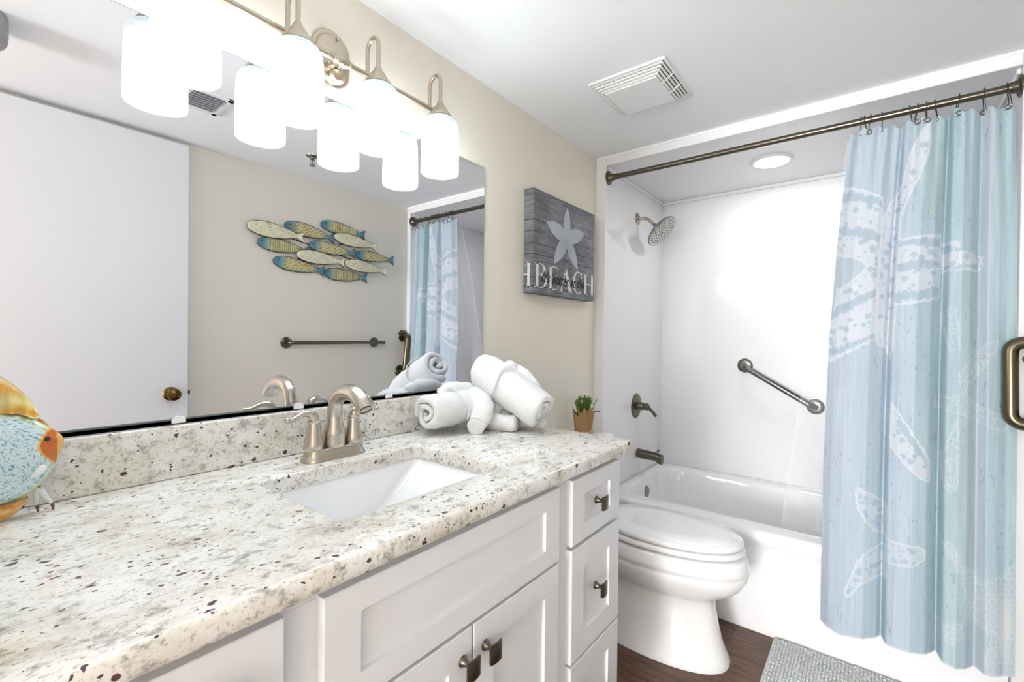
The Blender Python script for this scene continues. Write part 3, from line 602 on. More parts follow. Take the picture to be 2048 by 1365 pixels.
# narrow interpolation smoothing of the pleats
S, T = np.meshgrid(s_, t_)
ztop = .808 + .009*np.cos(2*PI*S*10.5) - .018*S + .012*np.exp(-((S-.66)/.05)**2); zbot = -1.098 + .018*S - .006*np.sin(S*9)
Z = ztop + (zbot-ztop)*T
Xc, Yc = curtain_xyz(S, Z, ztop, zbot)
kern = np.exp(-np.linspace(-2,2,7)**2); kern /= kern.sum(); Xc = np.apply_along_axis(lambda r: np.convolve(np.pad(r, 3, 'edge'), kern, 'valid'), 1, Xc)
base = np.stack([np.full(S.shape, v) for v in (176., 203., 216.)], -1)
def blend(base, col, a): return base*(1-a[..., None]) + np.array(col, float)*a[..., None]
q = Yc*1.0
plank = vn(q*14+3, Z*.25, 1); base = blend(base, (190,203,220), np.clip((plank-.45)*2.0, 0, .7)); base = blend(base, (184,204,208), np.clip((.42-plank)*2.2, 0, .7))
lav = np.clip((Yc+.02)/.08, 0, 1)*np.clip(-(Z-.1)/.25, 0, 1); base = blend(base, (190,200,220), lav*.5)
gr = np.exp(-((Yc+.30+.01*np.sin(Z*3))/.018)**2); base = blend(base, (196,202,214), gr*.7)
strk = fbm(q*170, Z*7, 4); base *= (1 + (strk-.5)*.10)[..., None]
crk = (vn(q*520, Z*45, 9) > .90) & (vn(q*14, Z*5, 12) > .5); base[crk] *= .86
dots = (vn(q*420, Z*260, 14) > .965) & (vn(q*30, Z*20, 2) > .6); base[dots] *= .72
rib = (np.sin(Z*2*PI/.0052) > .6); base[rib] *= .982
Yw = Yc + .004*(vn(q*130, Z*130, 20)-.5); Zw = Z + .005*(vn(q*120, Z*120, 21)-.5)
white = (214,222,234); blue2 = (170,192,210)
spots = []
rs = random.Random(11)
for nm, P_ in STAR.items():
    P_ = [(p[0]+0, p[1]) for p in P_]; ins = inpoly(Yw, Zw, P_)
    dd = dpoly(Yw, Zw, P_)
    a = np.where(ins, .92 if not nm.startswith('small') else .55, 0.)
    base = blend(base, white, a*np.ones_like(Z)*(1-.12*vn(q*60,Z*60,5)))
    xs = [p[0] for p in P_]; zs_ = [p[1] for p in P_]
    sm = nm.startswith('small'); area = (max(xs)-min(xs))*(max(zs_)-min(zs_))
    for k in range(int(area*(1500 if not sm else 3000))+3):
        cx = rs.uniform(min(xs), max(xs)); cz = rs.uniform(min(zs_), max(zs_)); r = rs.choice([.003,.004,.006,.009,.011]) if not sm else rs.choice([.004,.006,.009])
        d2 = np.hypot((Yc-cx)*1.15+.25*(Yw-Yc), Z-cz+.25*(Zw-Z)); base = blend(base, blue2, ((d2 < r) & ins & (dd > .006)).astype(float)*.8)
    base = blend(base, (226,232,240), (dd < .0028).astype(float)*.6*(Yw < .145))
for P_ in BANDS:
    ins = inpoly(Yw+.006*(vn(q*200,Z*200,31)-.5), Zw+.014*(vn(q*210,Z*210,30)-.5), P_); base = blend(base, blue2, ins*.85)
for P_ in OUTL:
    dd = dpoly(Yw, Zw, P_); ins = inpoly(Yw, Zw, P_); base = blend(base, (206,218,230), (dd < .0022)*.75)
    base = blend(base, (214,222,232), (ins & (vn(q*260, Z*260, 40) > .62) & (dd > .004))*.6)
# coral lace: network of cells
rc = np.random.RandomState(5); pts = np.array([(-.41+.0165*(i+.5*(j%2))+rc.uniform(-.004,.004), -1.12+.017*j+rc.uniform(-.004,.004)) for i in range(15) for j in range(28)])
for P_ in CORAL:
    ins = inpoly(Yw, Zw, P_); sel = np.where(ins)
    yy = Yw[sel][:,None]; zz = Zw[sel][:,None]; dist = np.sort(np.hypot((yy-pts[:,0])*1.25, (zz-pts[:,1])), axis=1)
    net = np.clip(1-(dist[:,1]-dist[:,0])/.0042, 0, 1); a = np.zeros_like(Z); a[sel] = .18+net*.75; base = blend(base, (214,222,232), a)
base = blend(base, (222,224,226), np.exp(-((Yc+.36)/.022)**2-((Z+.92)/.09)**2)*.8)
hem = (Z < zbot+.006); base[hem] = base[hem]*.35+np.array((214,222,228))*.65
hem2 = np.abs(Z-(ztop-.032)) < .0012; base[hem2] *= .93
base = base*np.array((.925,.915,.905))+8; colr = base/255.; colr = np.where(colr <= .04045, colr/12.92, ((np.clip(colr,0,1)+.055)/1.055)**2.4)
b = B(); b.v = np.stack([Xc, Yc, Z], -1).reshape(-1, 3).tolist()
idx = np.arange(nS*nZ).reshape(nZ, nS); b.f = np.stack([idx[:-1,:-1], idx[1:,:-1], idx[1:,1:], idx[:-1,1:]], -1).reshape(-1, 4).tolist()
b.c = np.concatenate([colr.reshape(-1,3), np.ones((nS*nZ,1))], 1)
M_curt = painted('starfish_print_fabric', .85, bump=.12, bscale=260)
cur = thing('shower_curtain', 'pale blue fabric shower curtain printed with white starfish and coral', 'shower curtain', (2.19, -.13, -1.1))
obj('curtain_panel', b, M_curt, cur, angle=180)
def fold_x(y, z):
    yl = np.interp(z, [-1.2,-.5,0,.4,.83], [.137,.137,.127,.105,.069]); yr = np.interp(z, [-1.2,-.5,0,.4,.83], [-.385,-.385,-.383,-.38,-.372])
    s = (y-yl)/(yr-yl); x, _ = curtain_xyz(np.array([s]), np.array([z]), 0, 0); return float(x[0])
RINGS = [(.038,0),(.024,0),(.011,1),(-.026,0),(-.108,0),(-.124,1),(-.151,1),(-.176,0),(-.233,1),(-.298,1),(-.355,1)]
ORD = ['first','second','third','fourth','fifth','sixth','seventh','eighth','ninth','tenth','eleventh']
for i, (y_, vis) in enumerate(RINGS):
    zc = .791
    if vis:
        xg = fold_x(y_, zc); b = B(); b.lathe((xg-.0025, y_, zc), [(.0052,0),(.0052,-.0015),(.0075,-.0028),(.0098,-.0015),(.0102,.001)], (1,0,0), 20, False, False); obj('grommet', b, M_chrome, cur)
    rg_ = thing('curtain_ring', 'wire hook ring on the curtain rod, %s from the left' % ORD[i], 'curtain ring', (RX, y_, RZD), 'wire hook rings on the curtain rod')
    dy = .004*math.sin(i*2.1)
    pts = [(RX-.030,y_-dy,zc-.002),(RX-.028,y_-dy,zc+.012),(RX-.022,y_,RZD-.024),(RX-.0190,y_+dy,RZD-.004),(RX-.012,y_+dy,RZD+.014),(RX,y_+dy,RZD+.0195),(RX+.013,y_+dy,RZD+.013),(RX+.018,y_,RZD-.006),(RX+.012,y_-dy,RZD-.028),(RX+.008,y_-dy,zc+.018),(RX+.006,y_-dy,zc-.002)]
    b = B(); b.tube(smooth_pts(pts, 4), .0013, 8); obj('wire_hook', b, M_dark, rg_)
    for k in (-1, 0, 1):
        b = B(); b.lathe((RX+k*.009, y_+dy, RZD+.0175-abs(k)*.0035), [(.0,-.0028),(.002,-.0022),(.0029,0),(.002,.0022),(0,.0028)], (0,1,0), 10, False, False); obj('bead', b, M_chrome, rg_)
    b = B(); b.lathe((RX-.030, y_-dy, zc-.003), [(.0,-.004),(.003,-.003),(.0042,0),(.003,.003),(0,.004)], (1,0,0), 10, False, False); obj('ball_tip', b, M_chrome, rg_)
# clear liner inside the tub
def liner_mat():
    s = NT('clear_vinyl'); b_ = s.b; b_.inputs['Base Color'].default_value = (.95,.96,.97,1); b_.inputs['Roughness'].default_value = .25
    tr_ = s.n('ShaderNodeBsdfTransparent'); mx = s.n('ShaderNodeMixShader'); g = s.n('ShaderNodeAttribute', attribute_name='Col')
    s.l(g.outputs['Fac'], mx.inputs[0]); s.l(tr_.outputs[0], mx.inputs[1]); s.l(b_.outputs[0], mx.inputs[2])
    s.l(mx.outputs[0], s.t.nodes['Material Output'].inputs[0]); return s.m
M_liner = liner_mat()
nS, nZ = 90, 140; S, T = np.meshgrid(np.linspace(0,1,nS), np.linspace(0,1,nZ)); Zl = .80 + (-1.06-.80)*T
yl = np.interp(Zl, [-1.1,-.75,-.3,.2,.8], [.33,.30,.245,.155,.082]); Yl = yl + (-.372-yl)*S
Xl = np.interp(Zl, [-1.1,-.8,.3,.85], [2.435,2.415,2.34,2.262]) + .012*np.sin(S*20+T*2)*np.clip(T*3+.5,0,1) + .005*np.sin(S*31-T*3)*T
dens = .10 + .05*(np.sin(S*17+T*2+1.0)**8) + .16*np.exp(-((S-.004)/.010)**2) + .14*np.exp(-((S-.16-.05*T)/.010)**2)*T
b = B(); b.v = np.stack([Xl,Yl,Zl],-1).reshape(-1,3).tolist(); idx = np.arange(nS*nZ).reshape(nZ,nS)
b.f = np.stack([idx[:-1,:-1], idx[1:,:-1], idx[1:,1:], idx[:-1,1:]], -1).reshape(-1,4).tolist(); dd = dens.reshape(-1,1); b.c = np.concatenate([dd,dd,dd,np.ones_like(dd)],1)
tag(obj('shower_liner', b, M_liner, angle=180), 'clear vinyl liner hanging inside the tub behind the blue curtain', 'shower liner')
# ------------------------------------------------------------------ toilet
TX = 1.925
to = thing('toilet', 'white two piece toilet with an elongated bowl between vanity and tub', 'toilet', (TX, .75, ZF))
def egg(z, ax_, yf, yb_, yc, e=2.2, n=48):
    o_ = []
    for k in range(n):
        t = 2*PI*k/n; c, s1 = math.cos(t), math.sin(t); x = ax_*math.copysign(abs(c)**(2/e), c)
        L = (yc-yf) if s1 < 0 else (yb_-yc); o_.append((TX+x, yc+L*math.copysign(abs(s1)**(2/e), s1), z))
    return o_
b = B()
b.loft([egg(ZF,.150,.412,1.06,.72,2.3), egg(ZF+.012,.150,.412,1.06,.72,2.3), egg(ZF+.035,.142,.424,1.05,.72,2.3), egg(-1.20,.128,.440,1.04,.72,2.3), egg(-1.14,.118,.455,1.03,.72,2.3), egg(-1.08,.112,.467,1.02,.72,2.3), egg(-1.035,.112,.470,1.0,.72,2.2),
  egg(-1.020,.122,.452,1.0,.72,2.1), egg(-.995,.150,.405,.99,.72,2.05), egg(-.965,.170,.372,.98,.72,2.05), egg(-.935,.181,.356,.97,.72,2.05), egg(-.912,.186,.350,.97,.72,2.05), egg(-.905,.183,.353,.97,.72,2.05), egg(-.899,.189,.346,.97,.72,2.05), egg(-.880,.190,.347,.97,.72,2.05), egg(-.855,.186,.355,.97,.72,2.05), egg(-.844,.182,.360,.97,.72,2.05), egg(-.840,.168,.380,.96,.72,2.05)])
obj('bowl', b, M_porc, to, angle=70)
b = B(); b.loft([egg(-.834,.168,.388,.955,.72,2.1), egg(-.832,.181,.366,.96,.72,2.1), egg(-.826,.186,.363,.96,.72,2.1), egg(-.814,.184,.366,.96,.72,2.1), egg(-.810,.174,.380,.955,.72,2.1)])
obj('seat', b, M_porc, to, angle=70)
b = B(); b.loft([egg(-.805,.170,.384,.93,.70,2.15), egg(-.8035,.180,.371,.935,.70,2.15), egg(-.796,.183,.368,.935,.70,2.15), egg(-.788,.181,.371,.935,.70,2.15), egg(-.784,.176,.378,.93,.70,2.15), egg(-.7825,.160,.398,.91,.70,2.15), egg(-.7805,.157,.402,.905,.70,2.15), egg(-.7775,.153,.408,.90,.70,2.15), egg(-.777,.10,.50,.85,.70,2.15)])
obj('lid', b, M_porc, to, angle=70)
b = B(); b.loft([rrect(TX-.165,TX+.165,1.005,D-.004,-.86,.03), rrect(TX-.175,TX+.175,1.0,D-.004,-.80,.035), rrect(TX-.185,TX+.185,.998,D-.004,-.515,.035)]); b.box(TX-.10,TX+.10,.93,1.06,-.99,-.83)
obj('tank', b, M_porc, to, angle=60, bevel=.004)
b = B(); b.loft([rrect(TX-.19,TX+.19,.992,D-.003,-.513,.04), rrect(TX-.195,TX+.195,.987,D-.003,-.505,.045), rrect(TX-.196,TX+.196,.986,D-.003,-.485,.045), rrect(TX-.190,TX+.190,.992,D-.006,-.474,.04), rrect(TX-.176,TX+.176,1.006,D-.015,-.471,.03)])
obj('tank_lid', b, M_porc, to, angle=60)
for s1 in (-1,1):
    b = B(); b.lathe((TX+s1*.06, .955, -.84), [(.014,0),(.014,.05),(.011,.058),(0,.06)], (0,0,1), 16, False, False); obj('hinge_cap', b, M_porc, to)
# ------------------------------------------------------------------ potted plant on the tank
gx, gy, gz = 1.925, 1.07, -.471
po = thing('potted_plant', 'small green sprig plant wrapped in brown paper on the toilet tank', 'plant', (gx, gy, gz))
M_paper = simple('kraft_paper', (178,140,94), .8, bump=.5, bscale=60, noisecol=.18); M_twine = simple('raffia_twine', (222,190,130), .8)
def wrap(r0, r1, z1, a0, a1, seed, jag):
    b = B(); rn = random.Random(seed); n = 44; rows = 12; rings = []
    top_ = [z1 + jag*(abs(((k*3.0/n) % 1)-.5)*2 - .5) + rn.uniform(-.003,.003) for k in range(n)]
    for j in range(rows+1):
        t = j/rows; ring = []
        for k in range(n):
            a = a0+(a1-a0)*k/(n-1); r = r0+(r1-r0)*t**1.3 + .002*math.sin(a*9+seed)+.0015*math.sin(a*17+t*6)
            if .20 < t < .26: r -= .003
            ring.append((gx+r*math.cos(a), gy+r*.8*math.sin(a), gz+.001+(top_[k]-gz-.001)*t))
        rings.append(ring)
    b.loft(rings, False, False, False); return b
ob = obj('paper_wrap', wrap(.043,.060,-.350,-PI*1.30,PI*.66,1,.040), M_paper, po, angle=80); md = ob.modifiers.new('s','SOLIDIFY'); md.thickness = .0012
ob = obj('paper_wrap', wrap(.045,.068,-.338,-PI*.95,-PI*.45,3,.030), M_paper, po, angle=80); md = ob.modifiers.new('s','SOLIDIFY'); md.thickness = .0012
b = B(); b.lathe((gx,gy,gz), [(0,.001),(.036,.001),(.040,.07),(0,.07)], (0,0,1), 24, False, False); obj('pot', b, M_paper, po)
b = B(); n = 40
b.tube([(gx+.0475*math.cos(2*PI*k/n), gy+.0475*.82*math.sin(2*PI*k/n), gz+.030+.004*math.sin(2*PI*k/n+.5)) for k in range(n+1)], .0018, 6)
for q_ in ([(0,0),(.004,-.012),(.012,-.027)], [(0,0),(.010,-.008),(.022,-.02)], [(0,0),(-.004,.018),(-.001,.03)]):
    b.tube([(gx+.044+p[0], gy-.020-p[0]*.3, gz+.034+p[1]) for p in q_], .0015, 6)
obj('twine', b, M_twine, po)
M_leaf = simple('sprig_green', (120,150,70), .6, noisecol=.4); M_dk = simple('sprig_dark', (62,56,40), .7)
rn = random.Random(4); b = B(); b2 = B()
def sprig(bb, base_, tip, nl):
    base_ = Vector(base_); tip = Vector(tip); mid = (base_+tip)/2+Vector((0,0,.004)); P_ = smooth_pts([base_, mid, tip], 4); bb.tube(P_, [.0011]*(len(P_)-1)+[.0005], 5)
    for k in range(nl):
        t = .2+.8*k/nl; p_ = base_.lerp(tip, t)+Vector((0,0,.004*math.sin(PI*t))); a = rn.uniform(0, 2*PI); d_ = (Vector((math.cos(a), math.sin(a), .9))).normalized(); L = .0115*(1-.4*t)
        s2 = d_.orthogonal().normalized()*.0034; bb.add([p_-s2*.3, p_+d_*L*.5+s2, p_+d_*L, p_+d_*L*.5-s2], [(0,1,2,3)])
for k in range(64):
    a = rn.uniform(0, 2*PI); r = rn.uniform(0,.026); sp_ = rn.uniform(.4,1.0)
    sprig(b, (gx+r*math.cos(a)*.7, gy+r*math.sin(a)*.7, gz+.06), (gx+.056*sp_*math.cos(a)*1.1, gy+.034*sp_*math.sin(a), gz+.20-.035*sp_*sp_+rn.uniform(-.01,.006)), 34)
sprig(b, (gx+.015,gy-.01,gz+.06), (gx+.080,gy-.03,gz+.175), 30)
obj('sprigs', b, M_leaf, po, angle=180)
sprig(b2, (gx+.01,gy-.01,gz+.10), (gx+.100,gy-.04,gz+.112), 20); obj('bare_twig', b2, M_dk, po)
# ------------------------------------------------------------------ bath mat
M_mat = terry('grey_chenille', (222,225,224), .8, 60)
mt = thing('bath_mat', 'light grey chenille bath mat on the floor against the tub', 'bath mat', (1.95, -.03, ZF))
mx0, mx1, my0, my1 = 1.72, 2.222, -.37, .302
b = B(); b.loft([rrect(mx0,mx1,my0,my1,ZF+.001,.01), rrect(mx0-.001,mx1+.001,my0-.001,my1+.001,ZF+.006,.01), rrect(mx0,mx1,my0,my1,ZF+.009,.01)]); obj('mat_base', b, M_mat, mt)
b = B(); nx, ny = 39, 58; uu, vv = [], []
px, py = (mx1-mx0-.012)/nx, (my1-my0-.012)/ny
oct_ = [(math.cos(PI/3*k), math.sin(PI/3*k)) for k in range(6)]
for i in range(nx):
    for j in range(ny):
        cx = mx0+.006+px*(i+.5)+rn.uniform(-.001,.001); cy = my0+.006+py*(j+.5)+rn.uniform(-.001,.001); h_ = .016+rn.uniform(-.002,.002)
        ring = lambda s1, z: [(cx+px*.56*s1*c, cy+py*.52*s1*s2, ZF+z) for c, s2 in oct_]
        b.loft([ring(.9,.008), ring(1,.012), ring(.62,h_)], False, True)
o = obj('chenille_tufts', b, M_mat, mt, angle=90); tag(o, kind='stuff')
# ------------------------------------------------------------------ ceiling things
fv = thing('exhaust_fan_grille', 'square white exhaust fan grille with slotted sides on the ceiling', 'vent', (1.685, .705, ZC))
vx0, vx1, vy0, vy1 = 1.537, 1.828, .560, .852
b = B(); b.box(vx0+.006, vx1-.006, vy0+.006, vy1-.006, ZC-.003, ZC-.001); obj('cavity_shade_plate', b, M_slot, fv, smooth=False)  # dark backing plate painted as the shade behind the slots
b = B()
def frame(b, d0, d1, z0, z1):
    o_ = [(vx0+d0,vy0+d0),(vx1-d0,vy0+d0),(vx1-d0,vy1-d0),(vx0+d0,vy1-d0)]; i_ = [(vx0+d1,vy0+d1),(vx1-d1,vy0+d1),(vx1-d1,vy1-d1),(vx0+d1,vy1-d1)]
    R_ = [[(x,y,z1) for x,y in o_], [(x,y,z0) for x,y in o_], [(x,y,z0-.002) for x,y in i_], [(x,y,z1-.002) for x,y in i_]]
    b.loft(R_+[R_[0]], False, False)
frame(b, 0, .008, ZC-.007, ZC); obj('outer_frame', b, M_plast, fv, bevel=.002)
for k in range(4):
    b = B(); d0 = .0112+k*.0086; frame(b, d0, d0+.0054, ZC-.011-.0065*k, ZC-.006-.0065*k); obj('slot_bar', b, M_plast, fv)
for t in (.36,.64):
    for s1 in (0, 1):
        s2 = -1 if s1 else 1; y_ = vy0+(vy1-vy0)*t; xe = vx1 if s1 else vx0; x_ = vx0+(vx1-vx0)*t; ye = vy1 if s1 else vy0
        b = B(); b.tube([(xe+s2*.006, y_, ZC-.008), (xe+s2*.046, y_, ZC-.034)], .0022, 6); obj('rib', b, M_plast, fv)
        b = B(); b.tube([(x_, ye+s2*.006, ZC-.008), (x_, ye+s2*.046, ZC-.034)], .0022, 6); obj('rib', b, M_plast, fv)
b = B(); d_ = .045; b.box(vx0+d_, vx1-d_, vy0+d_, vy1-d_, ZC-.036, ZC-.004); obj('centre_panel', b, M_plast, fv, bevel=.004, seg=3)
rv = thing('ceiling_air_register', 'small white louvred air register on the ceiling near the doorway', 'vent', (.70, .16, ZC))
b = B(); a0, a1, b0, b1 = .615, .775, .05, .25
for q_ in ((a0,a1,b0,b0+.022),(a0,a1,b1-.022,b1),(a0,a0+.022,b0,b1),(a1-.022,a1,b0,b1)): b.box(*q_, ZC-.008, ZC)
obj('register_frame', b, M_plast, rv, bevel=.002)
b = B(); b.box(a0+.01, a1-.01, b0+.01, b1-.01, ZC-.0025, ZC-.001); obj('duct_shade_plate', b, simple('duct_shade_grey', (150,150,152), .7), rv, smooth=False)  # grey plate, the duct's shade put into its colour
for k in range(7):
    y_ = b0+.035+k*.0215; b = B(); b.add([(a0+.02,y_-.008,ZC-.003),(a1-.02,y_-.008,ZC-.003),(a1-.02,y_+.006,ZC-.014),(a0+.02,y_+.006,ZC-.014),(a0+.02,y_-.006,ZC-.0028),(a1-.02,y_-.006,ZC-.0028),(a1-.02,y_+.008,ZC-.0138),(a0+.02,y_+.008,ZC-.0138)],
        [(0,1,2,3),(7,6,5,4),(0,4,5,1),(2,6,7,3),(1,5,6,2),(0,3,7,4)]); obj('louver', b, M_plast, rv, smooth=False)
sk_ = thing('fire_sprinkler', 'small chrome pendant fire sprinkler on the ceiling', 'sprinkler', (1.27, -.05, ZC))
b = B(); b.lathe((1.27,-.05,ZC), [(.034,0),(.033,-.003),(.022,-.007),(.012,-.008)], (0,0,1), 28); obj('escutcheon', b, M_chrome, sk_)
b = B(); b.lathe((1.27,-.05,ZC), [(.010,-.006),(.010,-.018),(.007,-.020),(.003,-.022),(.003,-.048)], (0,0,1), 14)
for s1 in (-1,1): b.tube(smooth_pts([(1.27+s1*.008,-.05,ZC-.017),(1.27+s1*.014,-.05,ZC-.032),(1.27+s1*.003,-.05,ZC-.050)],5), .0022, 8)
obj('sprinkler_body', b, M_chrome, sk_)
b = B(); b.lathe((1.27,-.05,ZC-.052), [(0,.002),(.005,.002),(.016,.001),(.016,-.001),(0,-.002)], (0,0,1), 16, False, False); obj('deflector', b, M_chrome, sk_)
M_grey = simple('grey_housing', (150,150,150), .5)
b = B(); rg = [[(.125+.028*math.cos(a)*s1, .185+.075*math.sin(a)*s1, ZC-h_) for a in [2*PI*k/28 for k in range(28)]] for s1, h_ in ((1,0),(1,.05),(.97,.062),(.85,.070),(.5,.074))]
b.loft(rg); tag(obj('ceiling_bracket', b, M_grey, angle=60), 'grey rounded housing on the ceiling, seen at the far left of the mirror', 'bracket')
# shower light: trim ring and glowing lens
sl = thing('shower_ceiling_light', 'round lit recessed light in the ceiling over the tub', 'light', (2.64, .405, ZA))
b = B(); b.lathe((2.64,.405,ZA), [(.098,0),(.098,-.004),(.092,-.009),(.080,-.010),(.078,-.006)], (0,0,1), 48, False, False); obj('trim_ring', b, M_plast, sl)
b = B(); b.lathe((2.64,.405,ZA), [(.0795,-.007),(.05,-.009),(0,-.010)], (0,0,1), 48, False, False)
sM = NT('glowing_lens'); sM.b.inputs['Emission Color'].default_value = (1,1,1,1); sM.b.inputs['Emission Strength'].default_value = 8; obj('lens', b, sM.m, sl)
# ------------------------------------------------------------------ fish wall art (opposite the mirror)
M_fish = painted('painted_metal', .4, bump=.1, bscale=300, coat=.2); M_fedge = simple('rusty_edge', (62,40,26), .6)
art = thing('fish_wall_art', 'metal wall sculpture of eleven blue and cream fish swimming together', 'wall art', (1.60, YR, .36))
FISH = [('cream',1.081,.604,1.400,.589,.046,3),('scale',1.291,.651,1.611,.621,.042,1),('stripe',1.518,.701,1.837,.683,.040,1),('cream',1.601,.635,1.919,.614,.041,3),('stripe',1.138,.525,1.445,.512,.042,1),('scale',1.437,.556,1.761,.545,.040,2),
 ('scale',1.761,.545,2.076,.545,.036,1),('cream',1.359,.485,1.675,.474,.042,3),('cream',1.677,.474,2.004,.455,.040,3),('scale',1.226,.432,1.543,.400,.042,1),('stripe',1.540,.394,1.856,.393,.042,1)]
LBL = ['cream fish at the upper left end','blue fish with yellow scales in the top row','blue fish with yellow stripes in the top row','cream fish below the top striped one','striped fish at the middle left','scaled fish in the centre','small scaled fish at the right end','cream fish low in the centre','cream fish at the lower right','scaled fish at the lower left','striped fish at the bottom']
for i, (kd, xa, za, xb_, zb_, hw, lay) in enumerate(FISH):
    A0 = Vector((xa, za)); A1 = Vector((xb_, zb_)); L = (A1-A0).length; dr_ = (A1-A0)/L; nr = Vector((-dr_.y, dr_.x)); nu, nv = 84, 30
    U_, V_ = np.meshgrid(np.linspace(0,1,nu), np.linspace(-1,1,nv))
    body = np.where(U_ < .86, hw*np.clip(np.sin(PI*np.clip(U_/.90,0,1)**.72), 0, 1)**.62, 0); tail = .009 + .030*np.clip((U_-.86)/.14,0,1)**1.0
    W_ = np.where(U_ < .80, body, 0); W_ = np.maximum(W_, np.where(U_ > .80, np.interp(U_, [.80,.87,.90,1.0], [hw*.45,.011,.015,.034]), 0)); W_ = np.maximum(W_, .0006)
    LU = L*(U_ - .035*(U_ > .9)*(1-np.abs(V_))*((U_-.9)/.1))
    y_ = YR+.006+.007*lay + .010*np.sqrt(np.clip(1-V_**2,0,1))*np.clip(W_/hw,0,1)
    px_ = xa+dr_.x*LU+nr.x*W_*V_; pz_ = za+dr_.y*LU+nr.y*W_*V_
    tt = LU; ss = W_*V_
    blue = np.array((112,158,166.)); dblue = np.array((66,118,142.)); yel = np.array((222,212,156.)); crm = np.array((228,224,192.)); rust = np.array((170,110,40.)); c = np.zeros(U_.shape+(3,))
    nzv = fbm(tt*60, ss*60, i)
    if kd == 'cream':
        c[:] = crm; c *= (1+(nzv-.5)*.18)[...,None]; k = (vn(tt*260, ss*420, i+3) > .90); c[k] = (150,130,84)
        ln = np.abs(np.sin(ss*520)) < .12; c[ln & (vn(tt*80,ss*30,i) > .5)] *= .86
    else:
        e = np.clip((np.abs(U_-.5)-.24)/.12, 0, 1); e = np.maximum(e, np.clip((np.abs(V_)-.62)/.3,0,1)*.6)
        c = yel*(1-e[...,None]) + blue*e[...,None]; hd2 = np.clip((.16-U_)/.1,0,1)+np.clip((U_-.86)/.08,0,1); hd2 = np.clip(hd2,0,1)*.8; c = c*(1-hd2[...,None]) + dblue*hd2[...,None]
        rz_ = np.clip((nzv-.60)*6,0,1)*.6; c = c*(1-rz_[...,None]) + rust*rz_[...,None]; c *= (1+(nzv-.5)*.2)[...,None]
        if kd == 'stripe':
            k = (np.sin(tt*2*PI/.0115) > .55) & (U_ > .2) & (U_ < .84); c[k] *= .55
            y_ = y_ + .0012*np.sin(tt*2*PI/.0115)*((U_ > .2)&(U_ < .84))
        else:
            pu, pv = tt/.034, (ss+.004)/.0105; ds = []
            for dj in range(-2, 3):
                jj = np.round(pv)+dj; off = .5*(jj % 2)
                for di in (-1, 0, 1): ii = np.round(pu-off)+di+off; ds.append(np.hypot((pu-ii)*.95, (pv-jj)*.5))
            ds = np.sort(np.stack(ds), axis=0); k = ((ds[1]-ds[0]) < .085) & (U_ > .18) & (U_ < .88); c[k] = c[k]*.45+np.array((70,58,30.))*.35
    rim = (np.abs(V_) > .93) | (U_ < .012); c[rim] = (70,52,36)
    if kd != 'cream': ey = np.hypot(tt-.028, ss-.008) < .0035; c[ey] = (30,40,46)
    c = np.clip(c/255,0,1); c = np.where(c <= .04045, c/12.92, ((c+.055)/1.055)**2.4)
    b = B(); b.v = np.stack([px_,y_,pz_],-1).reshape(-1,3).tolist() + np.stack([px_,y_*0+YR+.003+.007*lay,pz_],-1).reshape(-1,3).tolist()
    idx = np.arange(nu*nv).reshape(nv,nu); q = np.stack([idx[:-1,:-1], idx[1:,:-1], idx[1:,1:], idx[:-1,1:]], -1).reshape(-1,4); N_ = nu*nv
    b.f = q.tolist() + (q[:,::-1]+N_).tolist()
    ed = list(idx[0,:]) + list(idx[1:,-1]) + list(idx[-1,-2::-1]) + list(idx[-2:0:-1,0])
    b.f += [(int(ed[k]), int(ed[(k+1)%len(ed)]), int(ed[(k+1)%len(ed)]+N_), int(ed[k]+N_)) for k in range(len(ed))]
    cc_ = np.concatenate([c.reshape(-1,3), np.full((N_,3), .03)]); b.c = np.concatenate([cc_, np.ones((2*N_,1))],1)
    o = obj('fish', b, M_fish, art, angle=60); o['label'] = LBL[i]
for p_, q_ in (((1.2,.60),(1.9,.48)), ((1.3,.42),(1.8,.66)), ((1.35,.43),(1.75,.40))):
    b = B(); b.tube([(p_[0],YR+.005,p_[1]),(q_[0],YR+.005,q_[1])], .003, 6); obj('support_rod', b, M_fedge, art)
